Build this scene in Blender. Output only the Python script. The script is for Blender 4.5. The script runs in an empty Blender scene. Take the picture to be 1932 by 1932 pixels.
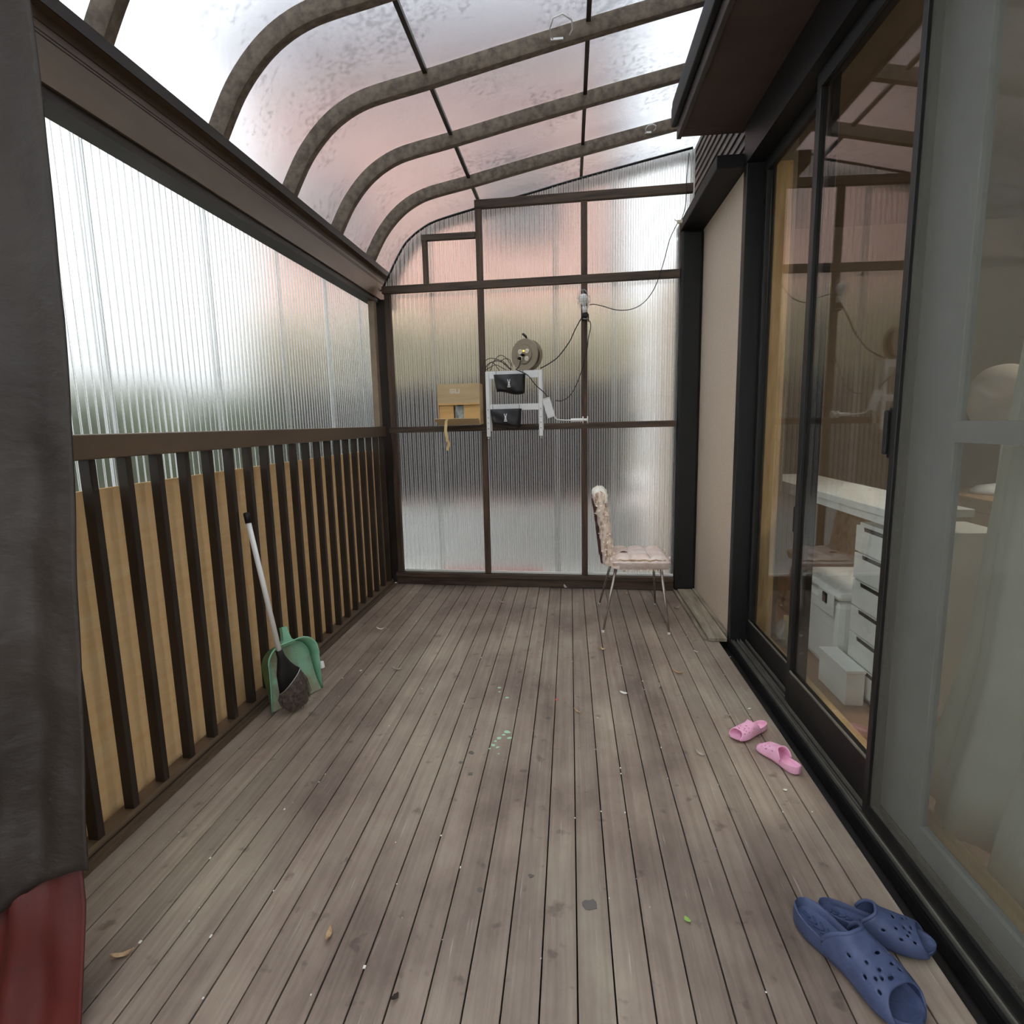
import bpy, bmesh, math, random
from mathutils import Vector, Matrix
random.seed(7)
R = math.radians
scene = bpy.context.scene
col = scene.collection

# ------------------------------------------------------------------ camera
cam_data = bpy.data.cameras.new('camera')
cam = bpy.data.objects.new('camera', cam_data)
col.objects.link(cam)
_p, _y, _r, _f = R(-8.727), R(-5.797), R(-1.228), 1096.3
fw = Vector((math.sin(_y) * math.cos(_p), math.cos(_y) * math.cos(_p), math.sin(_p)))
rt = Vector((math.cos(_y), -math.sin(_y), 0))
up = rt.cross(fw)
rt2 = rt * math.cos(_r) + up * math.sin(_r)
up2 = up * math.cos(_r) - rt * math.sin(_r)
m = Matrix((rt2, up2, -fw)).transposed().to_4x4()
m.translation = Vector((0, 0, 1.3))
cam.matrix_world = m
cam_data.sensor_width = 36.0
cam_data.lens = _f / 1932 * 36.0
cam_data.clip_start = 0.02
scene.camera = cam

# ------------------------------------------------------------------ sky, exposure
world = bpy.data.worlds.new('overcast_sky')
scene.world = world
world.use_nodes = True
wn = world.node_tree
bg = wn.nodes['Background']
bg.inputs['Color'].default_value = (0.94, 0.97, 1.0, 1)
# CIE overcast sky: the zenith is three times as bright as the horizon
tcw = wn.nodes.new('ShaderNodeTexCoord'); sxw = wn.nodes.new('ShaderNodeSeparateXYZ')
wn.links.new(tcw.outputs['Generated'], sxw.inputs[0])
mrw = wn.nodes.new('ShaderNodeMapRange'); SKY = 1.75
mrw.inputs['From Min'].default_value = 0.0; mrw.inputs['From Max'].default_value = 1.0
mrw.inputs['To Min'].default_value = SKY / 3; mrw.inputs['To Max'].default_value = SKY
wn.links.new(sxw.outputs['Z'], mrw.inputs['Value']); wn.links.new(mrw.outputs[0], bg.inputs['Strength'])
scene.view_settings.view_transform = 'Standard'
scene.view_settings.look = 'None'
scene.view_settings.gamma = 1.0
scene.view_settings.use_curve_mapping = False
scene.view_settings.exposure = 1.0
cy = scene.cycles
cy.use_denoising = True
cy.use_adaptive_sampling = True
cy.adaptive_threshold = 0.08
cy.adaptive_min_samples = 16
cy.use_light_tree = False
cy.max_bounces = 10
cy.transmission_bounces = 8
cy.transparent_max_bounces = 10
cy.diffuse_bounces = 5
cy.glossy_bounces = 3
cy.caustics_refractive = True
cy.caustics_reflective = False
cy.sample_clamp_indirect = 8.0

# ------------------------------------------------------------------ materials
def lin(c):
    return tuple(((v / 255) / 12.92 if v / 255 <= 0.04045 else ((v / 255 + 0.055) / 1.055) ** 2.4) for v in c)

def base_mat(name):
    mt = bpy.data.materials.new(name)
    mt.use_nodes = True
    nt = mt.node_tree
    return mt, nt, nt.nodes['Principled BSDF']

def mat(name, c1, c2=None, rough=0.6, metal=0.0, scale=(8, 8, 8), detail=4.0, lo=0.35, hi=0.65, bump=0.0, bscale=None,
        world_pos=False, spec=0.5, per_object=0.0, noise_rough=0.6):
    """plain or two-tone procedural material, with an optional noise bump"""
    mt, nt, b = base_mat(name)
    b.inputs['Roughness'].default_value = rough
    b.inputs['Metallic'].default_value = metal
    b.inputs['Specular IOR Level'].default_value = spec
    c2 = c2 or tuple(v * 0.88 for v in c1)
    if world_pos:
        src = nt.nodes.new('ShaderNodeNewGeometry').outputs['Position']
    else:
        src = nt.nodes.new('ShaderNodeTexCoord').outputs['Object']
    oi = nt.nodes.new('ShaderNodeObjectInfo')
    mp = nt.nodes.new('ShaderNodeMapping')
    mp.inputs['Scale'].default_value = scale
    nt.links.new(src, mp.inputs['Vector'])
    add = nt.nodes.new('ShaderNodeVectorMath'); add.operation = 'ADD'
    mul = nt.nodes.new('ShaderNodeMath'); mul.operation = 'MULTIPLY'; mul.inputs[1].default_value = 57.0 if not world_pos else 0.0
    nt.links.new(oi.outputs['Random'], mul.inputs[0])
    nt.links.new(mp.outputs['Vector'], add.inputs[0]); nt.links.new(mul.outputs[0], add.inputs[1])
    nz = nt.nodes.new('ShaderNodeTexNoise')
    nz.inputs['Scale'].default_value = 1.0; nz.inputs['Detail'].default_value = detail; nz.inputs['Roughness'].default_value = noise_rough
    nt.links.new(add.outputs[0], nz.inputs['Vector'])
    rp = nt.nodes.new('ShaderNodeValToRGB')
    rp.color_ramp.elements[0].position = lo; rp.color_ramp.elements[0].color = (*c2, 1)
    rp.color_ramp.elements[1].position = hi; rp.color_ramp.elements[1].color = (*c1, 1)
    nt.links.new(nz.outputs['Fac'], rp.inputs['Fac'])
    out = rp.outputs['Color']
    if per_object:
        hsv = nt.nodes.new('ShaderNodeHueSaturation')
        mr = nt.nodes.new('ShaderNodeMapRange')
        mr.inputs['To Min'].default_value = 1 - per_object; mr.inputs['To Max'].default_value = 1 + per_object
        nt.links.new(oi.outputs['Random'], mr.inputs['Value'])
        nt.links.new(mr.outputs['Result'], hsv.inputs['Value'])
        nt.links.new(out, hsv.inputs['Color'])
        out = hsv.outputs['Color']
    nt.links.new(out, b.inputs['Base Color'])
    if bump:
        n2 = nt.nodes.new('ShaderNodeTexNoise'); n2.inputs['Scale'].default_value = 1.0; n2.inputs['Detail'].default_value = 6
        mp2 = nt.nodes.new('ShaderNodeMapping'); mp2.inputs['Scale'].default_value = bscale or scale
        nt.links.new(src, mp2.inputs['Vector']); nt.links.new(mp2.outputs['Vector'], n2.inputs['Vector'])
        bp = nt.nodes.new('ShaderNodeBump'); bp.inputs['Strength'].default_value = bump; bp.inputs['Distance'].default_value = 0.01
        nt.links.new(n2.outputs['Fac'], bp.inputs['Height']); nt.links.new(bp.outputs['Normal'], b.inputs['Normal'])
    return mt

def deck_material():
    mt, nt, b = base_mat('deck_wood')
    N = nt.nodes.new; L = nt.links.new
    geo = N('ShaderNodeNewGeometry'); oi = N('ShaderNodeObjectInfo')
    mul = N('ShaderNodeMath'); mul.operation = 'MULTIPLY'; mul.inputs[1].default_value = 91.0; L(oi.outputs['Random'], mul.inputs[0])
    mp = N('ShaderNodeMapping'); mp.inputs['Scale'].default_value = (60, 1.6, 60); L(geo.outputs['Position'], mp.inputs['Vector'])
    ad = N('ShaderNodeVectorMath'); ad.operation = 'ADD'; L(mp.outputs[0], ad.inputs[0]); L(mul.outputs[0], ad.inputs[1])
    grain = N('ShaderNodeTexNoise'); grain.inputs['Scale'].default_value = 1; grain.inputs['Detail'].default_value = 6; grain.inputs['Distortion'].default_value = 0.6
    L(ad.outputs[0], grain.inputs['Vector'])
    rp = N('ShaderNodeValToRGB')
    rp.color_ramp.elements[0].position = 0.22; rp.color_ramp.elements[0].color = (*lin((144, 132, 122)), 1)
    rp.color_ramp.elements[1].position = 0.85; rp.color_ramp.elements[1].color = (*lin((180, 169, 159)), 1)
    L(grain.outputs['Fac'], rp.inputs['Fac'])
    # broad weathering: bleached grey and red-brown zones that run across the boards
    mp2 = N('ShaderNodeMapping'); mp2.inputs['Scale'].default_value = (1.6, 0.9, 1); L(geo.outputs['Position'], mp2.inputs['Vector'])
    st = N('ShaderNodeTexNoise'); st.inputs['Scale'].default_value = 1.3; st.inputs['Detail'].default_value = 7; st.inputs['Roughness'].default_value = 0.62
    L(mp2.outputs[0], st.inputs['Vector'])
    rs = N('ShaderNodeValToRGB')
    e = rs.color_ramp.elements
    e[0].position = 0.33; e[0].color = (*lin((112, 100, 93)), 1)
    e[1].position = 0.68; e[1].color = (*lin((192, 191, 180)), 1)
    k = e.new(0.5); k.color = (*lin((162, 154, 147)), 1)
    L(st.outputs['Fac'], rs.inputs['Fac'])
    mx = N('ShaderNodeMix'); mx.data_type = 'RGBA'; mx.blend_type = 'OVERLAY'; mx.inputs[0].default_value = 0.9
    L(rp.outputs[0], mx.inputs[6]); L(rs.outputs[0], mx.inputs[7])
    hsv = N('ShaderNodeHueSaturation'); mr = N('ShaderNodeMapRange'); mr.inputs['To Min'].default_value = 0.86; mr.inputs['To Max'].default_value = 1.12
    L(oi.outputs['Random'], mr.inputs['Value']); L(mr.outputs[0], hsv.inputs['Value']); L(mx.outputs[2], hsv.inputs['Color'])
    # dark spots and scuffs
    sp = N('ShaderNodeTexNoise'); sp.inputs['Scale'].default_value = 14; sp.inputs['Detail'].default_value = 3
    L(geo.outputs['Position'], sp.inputs['Vector'])
    r3 = N('ShaderNodeValToRGB'); r3.color_ramp.elements[0].position = 0.28; r3.color_ramp.elements[0].color = (0.45, 0.42, 0.42, 1)
    r3.color_ramp.elements[1].position = 0.36; r3.color_ramp.elements[1].color = (1, 1, 1, 1)
    L(sp.outputs['Fac'], r3.inputs['Fac'])
    m3 = N('ShaderNodeMix'); m3.data_type = 'RGBA'; m3.blend_type = 'MULTIPLY'; m3.inputs[0].default_value = 0.7
    L(hsv.outputs[0], m3.inputs[6]); L(r3.outputs[0], m3.inputs[7])
    # pale scratches along the grain
    mp4 = N('ShaderNodeMapping'); mp4.inputs['Scale'].default_value = (120, 5, 1); L(geo.outputs['Position'], mp4.inputs['Vector'])
    sc_ = N('ShaderNodeTexNoise'); sc_.inputs['Scale'].default_value = 1; sc_.inputs['Detail'].default_value = 2; L(mp4.outputs[0], sc_.inputs['Vector'])
    r4 = N('ShaderNodeValToRGB'); r4.color_ramp.elements[0].position = 0.68; r4.color_ramp.elements[0].color = (0, 0, 0, 1)
    r4.color_ramp.elements[1].position = 0.76; r4.color_ramp.elements[1].color = (0.5, 0.5, 0.5, 1); L(sc_.outputs['Fac'], r4.inputs['Fac'])
    m4 = N('ShaderNodeMix'); m4.data_type = 'RGBA'; L(r4.outputs[0], m4.inputs[0])
    L(m3.outputs[2], m4.inputs[6]); m4.inputs[7].default_value = (*lin((190, 178, 166)), 1)
    L(m4.outputs[2], b.inputs['Base Color'])
    b.inputs['Roughness'].default_value = 0.55
    bp = N('ShaderNodeBump'); bp.inputs['Strength'].default_value = 0.35; bp.inputs['Distance'].default_value = 0.004
    L(grain.outputs['Fac'], bp.inputs['Height']); L(bp.outputs[0], b.inputs['Normal'])
    return mt

def sheet_material(name, tint, rough, milk, dirt=False):
    """frosted clear plastic: rough refraction through a real sheet, partly milky"""
    mt = bpy.data.materials.new(name); mt.use_nodes = True
    nt = mt.node_tree; N = nt.nodes.new; L = nt.links.new
    b = nt.nodes['Principled BSDF']; out = nt.nodes['Material Output']
    b.inputs['Base Color'].default_value = (*tint, 1)
    b.inputs['Transmission Weight'].default_value = 1.0
    b.inputs['Roughness'].default_value = rough
    b.inputs['IOR'].default_value = 1.45
    tr = N('ShaderNodeBsdfTranslucent'); tr.inputs['Color'].default_value = (*tint, 1)
    mx = N('ShaderNodeMixShader'); mx.inputs[0].default_value = milk
    L(b.outputs[0], mx.inputs[1]); L(tr.outputs[0], mx.inputs[2])
    if dirt:
        geo = N('ShaderNodeNewGeometry')
        n1 = N('ShaderNodeTexNoise'); n1.inputs['Scale'].default_value = 34; n1.inputs['Detail'].default_value = 3
        L(geo.outputs['Position'], n1.inputs['Vector'])
        n2 = N('ShaderNodeTexNoise'); n2.inputs['Scale'].default_value = 2.2; n2.inputs['Detail'].default_value = 4
        L(geo.outputs['Position'], n2.inputs['Vector'])
        ml = N('ShaderNodeMath'); ml.operation = 'MULTIPLY'; L(n1.outputs['Fac'], ml.inputs[0]); L(n2.outputs['Fac'], ml.inputs[1])
        rp = N('ShaderNodeValToRGB'); rp.color_ramp.elements[0].position = 0.27; rp.color_ramp.elements[0].color = (*tint, 1)
        rp.color_ramp.elements[1].position = 0.40; rp.color_ramp.elements[1].color = (*[v * 0.72 for v in tint], 1)
        L(ml.outputs[0], rp.inputs['Fac']); L(rp.outputs[0], b.inputs['Base Color'])
    L(mx.outputs[0], out.inputs['Surface'])
    return mt

def glass_material(name, tint=(0.95, 0.97, 0.96), f0=0.06):
    mt = bpy.data.materials.new(name); mt.use_nodes = True
    nt = mt.node_tree; N = nt.nodes.new; L = nt.links.new
    nt.nodes.remove(nt.nodes['Principled BSDF'])
    lw = N('ShaderNodeLayerWeight'); lw.inputs['Blend'].default_value = 0.5
    pw = N('ShaderNodeMath'); pw.operation = 'POWER'; pw.inputs[1].default_value = 5.0; L(lw.outputs['Facing'], pw.inputs[0])
    fr = N('ShaderNodeMapRange'); fr.inputs['To Min'].default_value = f0; fr.inputs['To Max'].default_value = 1.0; L(pw.outputs[0], fr.inputs['Value'])
    gl = N('ShaderNodeBsdfGlossy'); gl.inputs['Roughness'].default_value = 0.012
    tr = N('ShaderNodeBsdfTransparent'); tr.inputs['Color'].default_value = (*tint, 1)
    mx = N('ShaderNodeMixShader'); L(fr.outputs[0], mx.inputs[0]); L(tr.outputs[0], mx.inputs[1]); L(gl.outputs[0], mx.inputs[2])
    L(mx.outputs[0], nt.nodes['Material Output'].inputs['Surface'])
    return mt

def mesh_screen_material(name, colr, cover):
    mt = bpy.data.materials.new(name); mt.use_nodes = True
    nt = mt.node_tree; N = nt.nodes.new; L = nt.links.new
    b = nt.nodes['Principled BSDF']; b.inputs['Base Color'].default_value = (*colr, 1); b.inputs['Roughness'].default_value = 0.7
    tr = N('ShaderNodeBsdfTransparent')
    mx = N('ShaderNodeMixShader'); mx.inputs[0].default_value = cover
    L(tr.outputs[0], mx.inputs[1]); L(b.outputs[0], mx.inputs[2])
    L(mx.outputs[0], nt.nodes['Material Output'].inputs['Surface'])
    return mt

def emit_mat(name, c, s):
    mt, nt, b = base_mat(name)
    b.inputs['Base Color'].default_value = (*c, 1)
    b.inputs['Emission Color'].default_value = (*c, 1); b.inputs['Emission Strength'].default_value = s
    return mt

M = {}
M['deck'] = deck_material()
M['subfloor'] = mat('dark_subfloor', lin((30, 26, 23)))
M['roof_sheet'] = sheet_material('frosted_roof_sheet', (0.86, 0.885, 0.925), 0.22, 0.02, dirt=True)
M['wall_sheet'] = sheet_material('frosted_corrugated_sheet', (0.96, 0.975, 0.97), 0.24, 0.03)
M['rib_highlight'] = sheet_material('milky_rib_highlight', (0.97, 0.98, 0.98), 0.4, 0.45)  # whiter sheet, painted in for the light caught along the ribs
M['bronze'] = mat('bronze_aluminium', lin((116, 98, 80)), lin((100, 84, 68)), rough=0.36, metal=0.35, scale=(3, 1, 3))
M['bronze_dark'] = mat('dark_bronze_aluminium', lin((58, 48, 40)), lin((46, 38, 32)), rough=0.5, metal=0.2, scale=(4, 2, 4))
M['rafter'] = mat('weathered_bronze_rafter', lin((130, 116, 100)), lin((92, 79, 67)), rough=0.6, metal=0.1, scale=(26, 40, 26))
M['stained'] = mat('stained_wood', lin((92, 72, 56)), lin((54, 41, 32)), rough=0.7, scale=(14, 14, 14), bump=0.2)
M['stained_v'] = mat('stained_wood_upright', lin((98, 76, 58)), lin((56, 43, 34)), rough=0.7, scale=(40, 40, 3), bump=0.2)
M['stained_h'] = mat('stained_wood_rail', lin((98, 78, 62)), lin((58, 46, 37)), rough=0.7, scale=(3, 40, 40), bump=0.2)
M['plywood'] = mat('plywood', lin((255, 222, 168)), lin((246, 200, 140)), rough=0.65, scale=(6, 2.2, 26), detail=7, lo=0.3, hi=0.72)
M['post_beige'] = mat('beige_post', lin((150, 130, 106)), lin((128, 110, 90)), rough=0.6)
M['black'] = mat('black_aluminium', lin((22, 21, 21)), lin((16, 15, 15)), rough=0.45)
M['black_trim'] = mat('black_steel_trim', lin((20, 20, 20)), lin((14, 14, 14)), rough=0.6)
M['rubber'] = mat('black_rubber', lin((22, 20, 20)), rough=0.6)
M['track'] = mat('grey_aluminium_track', lin((150, 147, 134)), lin((122, 119, 108)), rough=0.4, metal=0.5)
M['beige_wall'] = mat('beige_wall_paint', lin((206, 188, 168)), lin((198, 180, 160)), rough=0.75, scale=(60, 60, 60), bump=0.15)
M['siding'] = mat('dark_siding', lin((108, 98, 92)), lin((84, 76, 72)), rough=0.6, scale=(10, 2, 10))
M['soffit'] = mat('brown_soffit', lin((78, 62, 54)), lin((70, 55, 48)), rough=0.7)
M['fascia'] = mat('brown_fascia', lin((66, 56, 50)), lin((52, 45, 40)), rough=0.5)
M['glass'] = glass_material('door_glass')
M['screen'] = mesh_screen_material('insect_mesh', lin((126, 125, 113)), 0.29)
M['grey_frame'] = mat('grey_aluminium_frame', lin((158, 162, 163)), lin((146, 150, 151)), rough=0.5)
M['pine'] = mat('pine_trim', lin((222, 186, 134)), lin((190, 148, 98)), rough=0.5, scale=(30, 3, 30))
M['pine_v'] = mat('pine_trim_upright', lin((222, 186, 134)), lin((190, 148, 98)), rough=0.5, scale=(30, 30, 3))
M['white'] = mat('white_paint', lin((246, 246, 240)), lin((238, 238, 232)), rough=0.45)
M['white_plastic'] = mat('white_plastic', lin((248, 248, 244)), lin((240, 240, 236)), rough=0.35)
M['white_metal'] = mat('white_metal', lin((248, 248, 245)), lin((238, 238, 235)), rough=0.4)
M['steel'] = mat('steel', lin((170, 170, 168)), rough=0.3, metal=0.9)
M['chrome'] = mat('dull_chrome', lin((168, 160, 150)), lin((140, 130, 120)), rough=0.32, metal=0.85, scale=(20, 20, 20))
M['vinyl'] = mat('worn_vinyl', lin((250, 236, 228)), lin((232, 206, 190)), rough=0.6, scale=(16, 16, 16), lo=0.3, hi=0.6, bump=0.5, bscale=(60, 60, 60))
M['vinyl_torn'] = mat('torn_vinyl', lin((250, 232, 216)), lin((166, 126, 94)), rough=0.8, scale=(34, 34, 18), lo=0.33, hi=0.5, bump=1.0, bscale=(80, 80, 40))
M['foam'] = mat('bare_foam', lin((246, 244, 234)), lin((226, 218, 200)), rough=0.9, scale=(40, 40, 40), bump=0.8, bscale=(90, 90, 90))
M['maroon'] = mat('dark_red_backing', lin((86, 40, 34)), lin((58, 30, 26)), rough=0.7, scale=(30, 30, 30))
M['green'] = mat('green_plastic', lin((150, 205, 172)), lin((120, 182, 146)), rough=0.5, scale=(7, 7, 7))
M['green_dust'] = mat('dusty_green_plastic', lin((152, 200, 170)), lin((150, 150, 124)), rough=0.7, scale=(6, 6, 6), lo=0.42, hi=0.58)
M['bristle'] = mat('grey_brown_bristle', lin((124, 110, 98)), lin((78, 68, 62)), rough=0.9, scale=(60, 60, 60), per_object=0.2)
M['card'] = mat('cardboard', lin((206, 180, 138)), lin((194, 166, 124)), rough=0.8, scale=(3, 3, 40))
M['card_in'] = mat('cardboard_inside', lin((226, 184, 120)), lin((212, 168, 106)), rough=0.8, scale=(3, 3, 40))
M['print'] = mat('pale_print', lin((236, 226, 204)), rough=0.7)
M['pack'] = mat('grey_plastic_packing', lin((196, 200, 196)), lin((150, 156, 154)), rough=0.3, scale=(40, 40, 40), bump=0.6)
M['tape'] = mat('kraft_tape', lin((226, 196, 134)), rough=0.5)
M['pouch'] = mat('black_nylon', lin((30, 25, 27)), lin((18, 16, 17)), rough=0.45, scale=(20, 20, 20), bump=0.4)
M['logo'] = mat('white_print', lin((235, 235, 235)), rough=0.6)
M['reel'] = mat('beige_reel_plastic', lin((186, 172, 148)), lin((166, 150, 126)), rough=0.45, scale=(12, 12, 12))
M['reel_dark'] = mat('grey_reel_plastic', lin((150, 136, 114)), rough=0.5)
M['socket'] = mat('ivory_socket', lin((232, 222, 200)), rough=0.4)
M['slot'] = mat('dark_slot', lin((60, 52, 44)), rough=0.6)
M['amber'] = emit_mat('amber_pilot_lamp', (1.0, 0.62, 0.08), 0.9)
M['bulb'] = mat('opal_bulb', lin((244, 244, 238)), rough=0.25)
M['blue'] = mat('blue_foam', lin((72, 84, 118)), lin((62, 73, 106)), rough=0.6, scale=(30, 30, 30), bump=0.1, bscale=(150, 150, 150))
M['blue_bed'] = mat('blue_foam_footbed', lin((60, 72, 108)), lin((52, 63, 98)), rough=0.65)
M['pink'] = mat('pink_foam', lin((244, 186, 214)), lin((236, 172, 202)), rough=0.6, scale=(30, 30, 30))
M['pink_bed'] = mat('pink_foam_footbed', lin((238, 170, 208)), rough=0.6)
M['leaf'] = mat('dry_leaf', lin((206, 176, 140)), lin((160, 128, 96)), rough=0.8, scale=(40, 40, 40))
M['leaf_grey'] = mat('faded_leaf', lin((190, 180, 166)), lin((150, 138, 124)), rough=0.8, scale=(40, 40, 40))
M['leaf_green'] = mat('fresh_leaf', lin((150, 188, 96)), rough=0.6)
M['chip'] = mat('white_flake', lin((240, 236, 226)), rough=0.8)
M['dark_bit'] = mat('dark_crumb', lin((52, 42, 38)), rough=0.9)
M['paint_green'] = mat('green_paint', lin((176, 214, 184)), rough=0.5)
M['paint_red'] = mat('red_paint', lin((206, 96, 78)), rough=0.5)
M['paint_grey'] = mat('grey_stain', lin((104, 98, 94)), rough=0.7)
M['tarp'] = mat('dark_brown_cloth', lin((52, 45, 40)), lin((40, 34, 30)), rough=0.6, scale=(5, 5, 2.5), bump=1.0, bscale=(9, 9, 16), noise_rough=0.4)
M['tarp_red'] = mat('dark_red_cloth', lin((90, 26, 20)), lin((66, 19, 15)), rough=0.65, scale=(4, 4, 4))
M['curtain'] = mat('white_curtain', lin((248, 246, 234)), lin((240, 238, 226)), rough=0.9)
M['inner_wall'] = mat('indoor_wall', lin((150, 134, 114)), lin((140, 125, 106)), rough=0.9)
M['inner_floor'] = mat('indoor_floor', lin((160, 126, 98)), lin((140, 108, 82)), rough=0.5, scale=(14, 2, 2))
M['wood_furn'] = mat('light_wood_furniture', lin((190, 154, 112)), lin((166, 130, 92)), rough=0.5, scale=(3, 20, 20))
M['lamp_glow'] = emit_mat('indoor_ceiling_lamp', (1.0, 0.90, 0.76), 26.0)
M['fan_mesh'] = mesh_screen_material('fan_cover_mesh', lin((205, 190, 180)), 0.75)
M['clear_bag'] = mesh_screen_material('clear_plastic_bag', lin((190, 185, 180)), 0.55)
M['concrete'] = mat('concrete_ground', lin((206, 204, 198)), lin((180, 178, 172)), rough=0.9, scale=(1, 1, 1))
M['salmon'] = mat('salmon_render', lin((232, 186, 171)), lin((222, 174, 159)), rough=0.9, scale=(2, 2, 2))
M['slate'] = mat('slate_roof', lin((66, 66, 78)), lin((54, 54, 64)), rough=0.7, scale=(3, 3, 3))
M['plank'] = mat('grey_weathered_plank', lin((172, 160, 140)), lin((122, 110, 94)), rough=0.8, scale=(30, 3, 10), bump=0.3)
M['fence'] = mat('black_fence_paint', lin((30, 28, 28)), lin((22, 20, 20)), rough=0.8)
M['leafmass'] = mat('shrub_leaves', lin((96, 112, 62)), lin((58, 74, 40)), rough=0.7, scale=(6, 6, 6))
M['leafmass2'] = mat('yellow_green_leaves', lin((208, 200, 166)), lin((160, 152, 116)), rough=0.7, scale=(6, 6, 6))
M['bark'] = mat('bark', lin((84, 68, 54)), lin((58, 47, 38)), rough=0.9, scale=(20, 20, 4))
M['white_wall'] = mat('pale_neighbour_wall', lin((200, 202, 200)), lin((188, 190, 188)), rough=0.9, scale=(1, 1, 1))
M['red_pot'] = mat('red_planter', lin((190, 104, 90)), rough=0.6)

# ------------------------------------------------------------------ mesh helpers
class MB:
    def __init__(self):
        self.v = []; self.f = []; self.mi = []; self.m = 0
    def add(self, vs, fs):
        o = len(self.v)
        self.v += [tuple(p) for p in vs]
        self.f += [tuple(i + o for i in f) for f in fs]
        self.mi += [self.m] * len(fs)
        return self
    def box(self, x0, x1, y0, y1, z0, z1, mtx=None, bev=0.0):
        if bev <= 0:
            vs = [Vector(p) for p in ((x0, y0, z0), (x1, y0, z0), (x1, y1, z0), (x0, y1, z0), (x0, y0, z1), (x1, y0, z1), (x1, y1, z1), (x0, y1, z1))]
            fs = [(3, 2, 1, 0), (4, 5, 6, 7), (0, 1, 5, 4), (1, 2, 6, 5), (2, 3, 7, 6), (3, 0, 4, 7)]
        else:
            bm = bmesh.new()
            bmesh.ops.create_cube(bm, size=1.0)
            for v in bm.verts:
                v.co = Vector(((x0 + x1) / 2 + v.co.x * (x1 - x0), (y0 + y1) / 2 + v.co.y * (y1 - y0), (z0 + z1) / 2 + v.co.z * (z1 - z0)))
            bmesh.ops.bevel(bm, geom=bm.edges[:], offset=bev, segments=2, profile=0.5, affect='EDGES')
            bm.verts.index_update()
            vs = [v.co.copy() for v in bm.verts]
            fs = [tuple(v.index for v in f.verts) for f in bm.faces]
            bm.free()
        if mtx is not None:
            vs = [mtx @ v for v in vs]
        return self.add(vs, fs)
    def loft(self, rings, closed=True, caps=True):
        n = len(rings[0]); vs = [p for r in rings for p in r]; fs = []
        for i in range(len(rings) - 1):
            for j in range(n if closed else n - 1):
                a, b = i * n + j, i * n + (j + 1) % n
                fs.append((a, b, b + n, a + n))
        if caps and closed:
            fs.append(tuple(reversed(range(n))))
            fs.append(tuple(range((len(rings) - 1) * n, len(rings) * n)))
        return self.add(vs, fs)
    def tube(self, pts, r, n=8, closed=False):
        pts = [Vector(p) for p in pts]
        rad = r if isinstance(r, (list, tuple)) else [r] * len(pts)
        rings = []; prev = None
        for i, p in enumerate(pts):
            if closed:
                t = pts[(i + 1) % len(pts)] - pts[i - 1]
            else:
                t = pts[min(i + 1, len(pts) - 1)] - pts[max(i - 1, 0)]
            t = t.normalized() if t.length > 1e-9 else Vector((0, 0, 1))
            if prev is None:
                a = Vector((0, 0, 1)) if abs(t.z) < 0.9 else Vector((1, 0, 0))
                u = t.cross(a).normalized()
            else:
                u = (prev - t * prev.dot(t))
                u = u.normalized() if u.length > 1e-6 else t.orthogonal().normalized()
            prev = u; w = t.cross(u)
            rings.append([p + (u * math.cos(2 * math.pi * k / n) + w * math.sin(2 * math.pi * k / n)) * rad[i] for k in range(n)])
        if closed:
            rings.append(rings[0])
        return self.loft(rings, True, not closed)
    def lathe(self, prof, n=24, mtx=None):
        mtx = mtx or Matrix.Identity(4)
        rings = [[mtx @ Vector((r * math.cos(2 * math.pi * k / n), r * math.sin(2 * math.pi * k / n), z)) for k in range(n)] for r, z in prof]
        return self.loft(rings, True, True)
    def grid(self, fn, nu, nv):
        vs = [fn(i / nu, j / nv) for i in range(nu + 1) for j in range(nv + 1)]
        fs = [(i * (nv + 1) + j, (i + 1) * (nv + 1) + j, (i + 1) * (nv + 1) + j + 1, i * (nv + 1) + j + 1) for i in range(nu) for j in range(nv)]
        return self.add(vs, fs)
    def prism(self, outline, y0, y1, mtx=None):
        """outline of (x, z) extruded from y0 to y1"""
        n = len(outline); mtx = mtx or Matrix.Identity(4)
        vs = [mtx @ Vector((x, y0, z)) for x, z in outline] + [mtx @ Vector((x, y1, z)) for x, z in outline]
        fs = [(i, (i + 1) % n, (i + 1) % n + n, i + n) for i in range(n)]
        fs += [tuple(reversed(range(n))), tuple(range(n, 2 * n))]
        return self.add(vs, fs)
    def mesh(self, name, mats, smooth=False):
        me = bpy.data.meshes.new(name)
        me.from_pydata(self.v, [], self.f)
        for mm in (mats if isinstance(mats, (list, tuple)) else [mats]):
            me.materials.append(mm)
        if isinstance(mats, (list, tuple)):
            for p, i in zip(me.polygons, self.mi): p.material_index = i
        bm = bmesh.new(); bm.from_mesh(me)
        bmesh.ops.recalc_face_normals(bm, faces=bm.faces[:])
        bm.to_mesh(me); bm.free()
        if smooth:
            me.polygons.foreach_set('use_smooth', [True] * len(me.polygons))
        me.update()
        return me
    def build(self, name, mats, parent=None, smooth=False):
        return link(name, self.mesh(name, mats, smooth), parent)

def link(name, data, parent=None):
    o = bpy.data.objects.new(name, data)
    col.objects.link(o)
    if parent is not None:
        o.parent = parent
    return o

def auto_smooth(o, ang=40):
    me = o.data
    bm = bmesh.new(); bm.from_mesh(me)
    for f in bm.faces: f.smooth = True
    for e in bm.edges:
        if len(e.link_faces) == 2 and e.calc_face_angle(0) > R(ang): e.smooth = False
    bm.to_mesh(me); bm.free()
    return o

def thing(name, label, cat, loc=(0, 0, 0), rotz=0.0, group=None):
    o = bpy.data.objects.new(name, None); col.objects.link(o)
    o.empty_display_size = 0.1
    o.location = loc; o.rotation_euler = (0, 0, rotz)
    return tag(o, label, cat, group)

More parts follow.
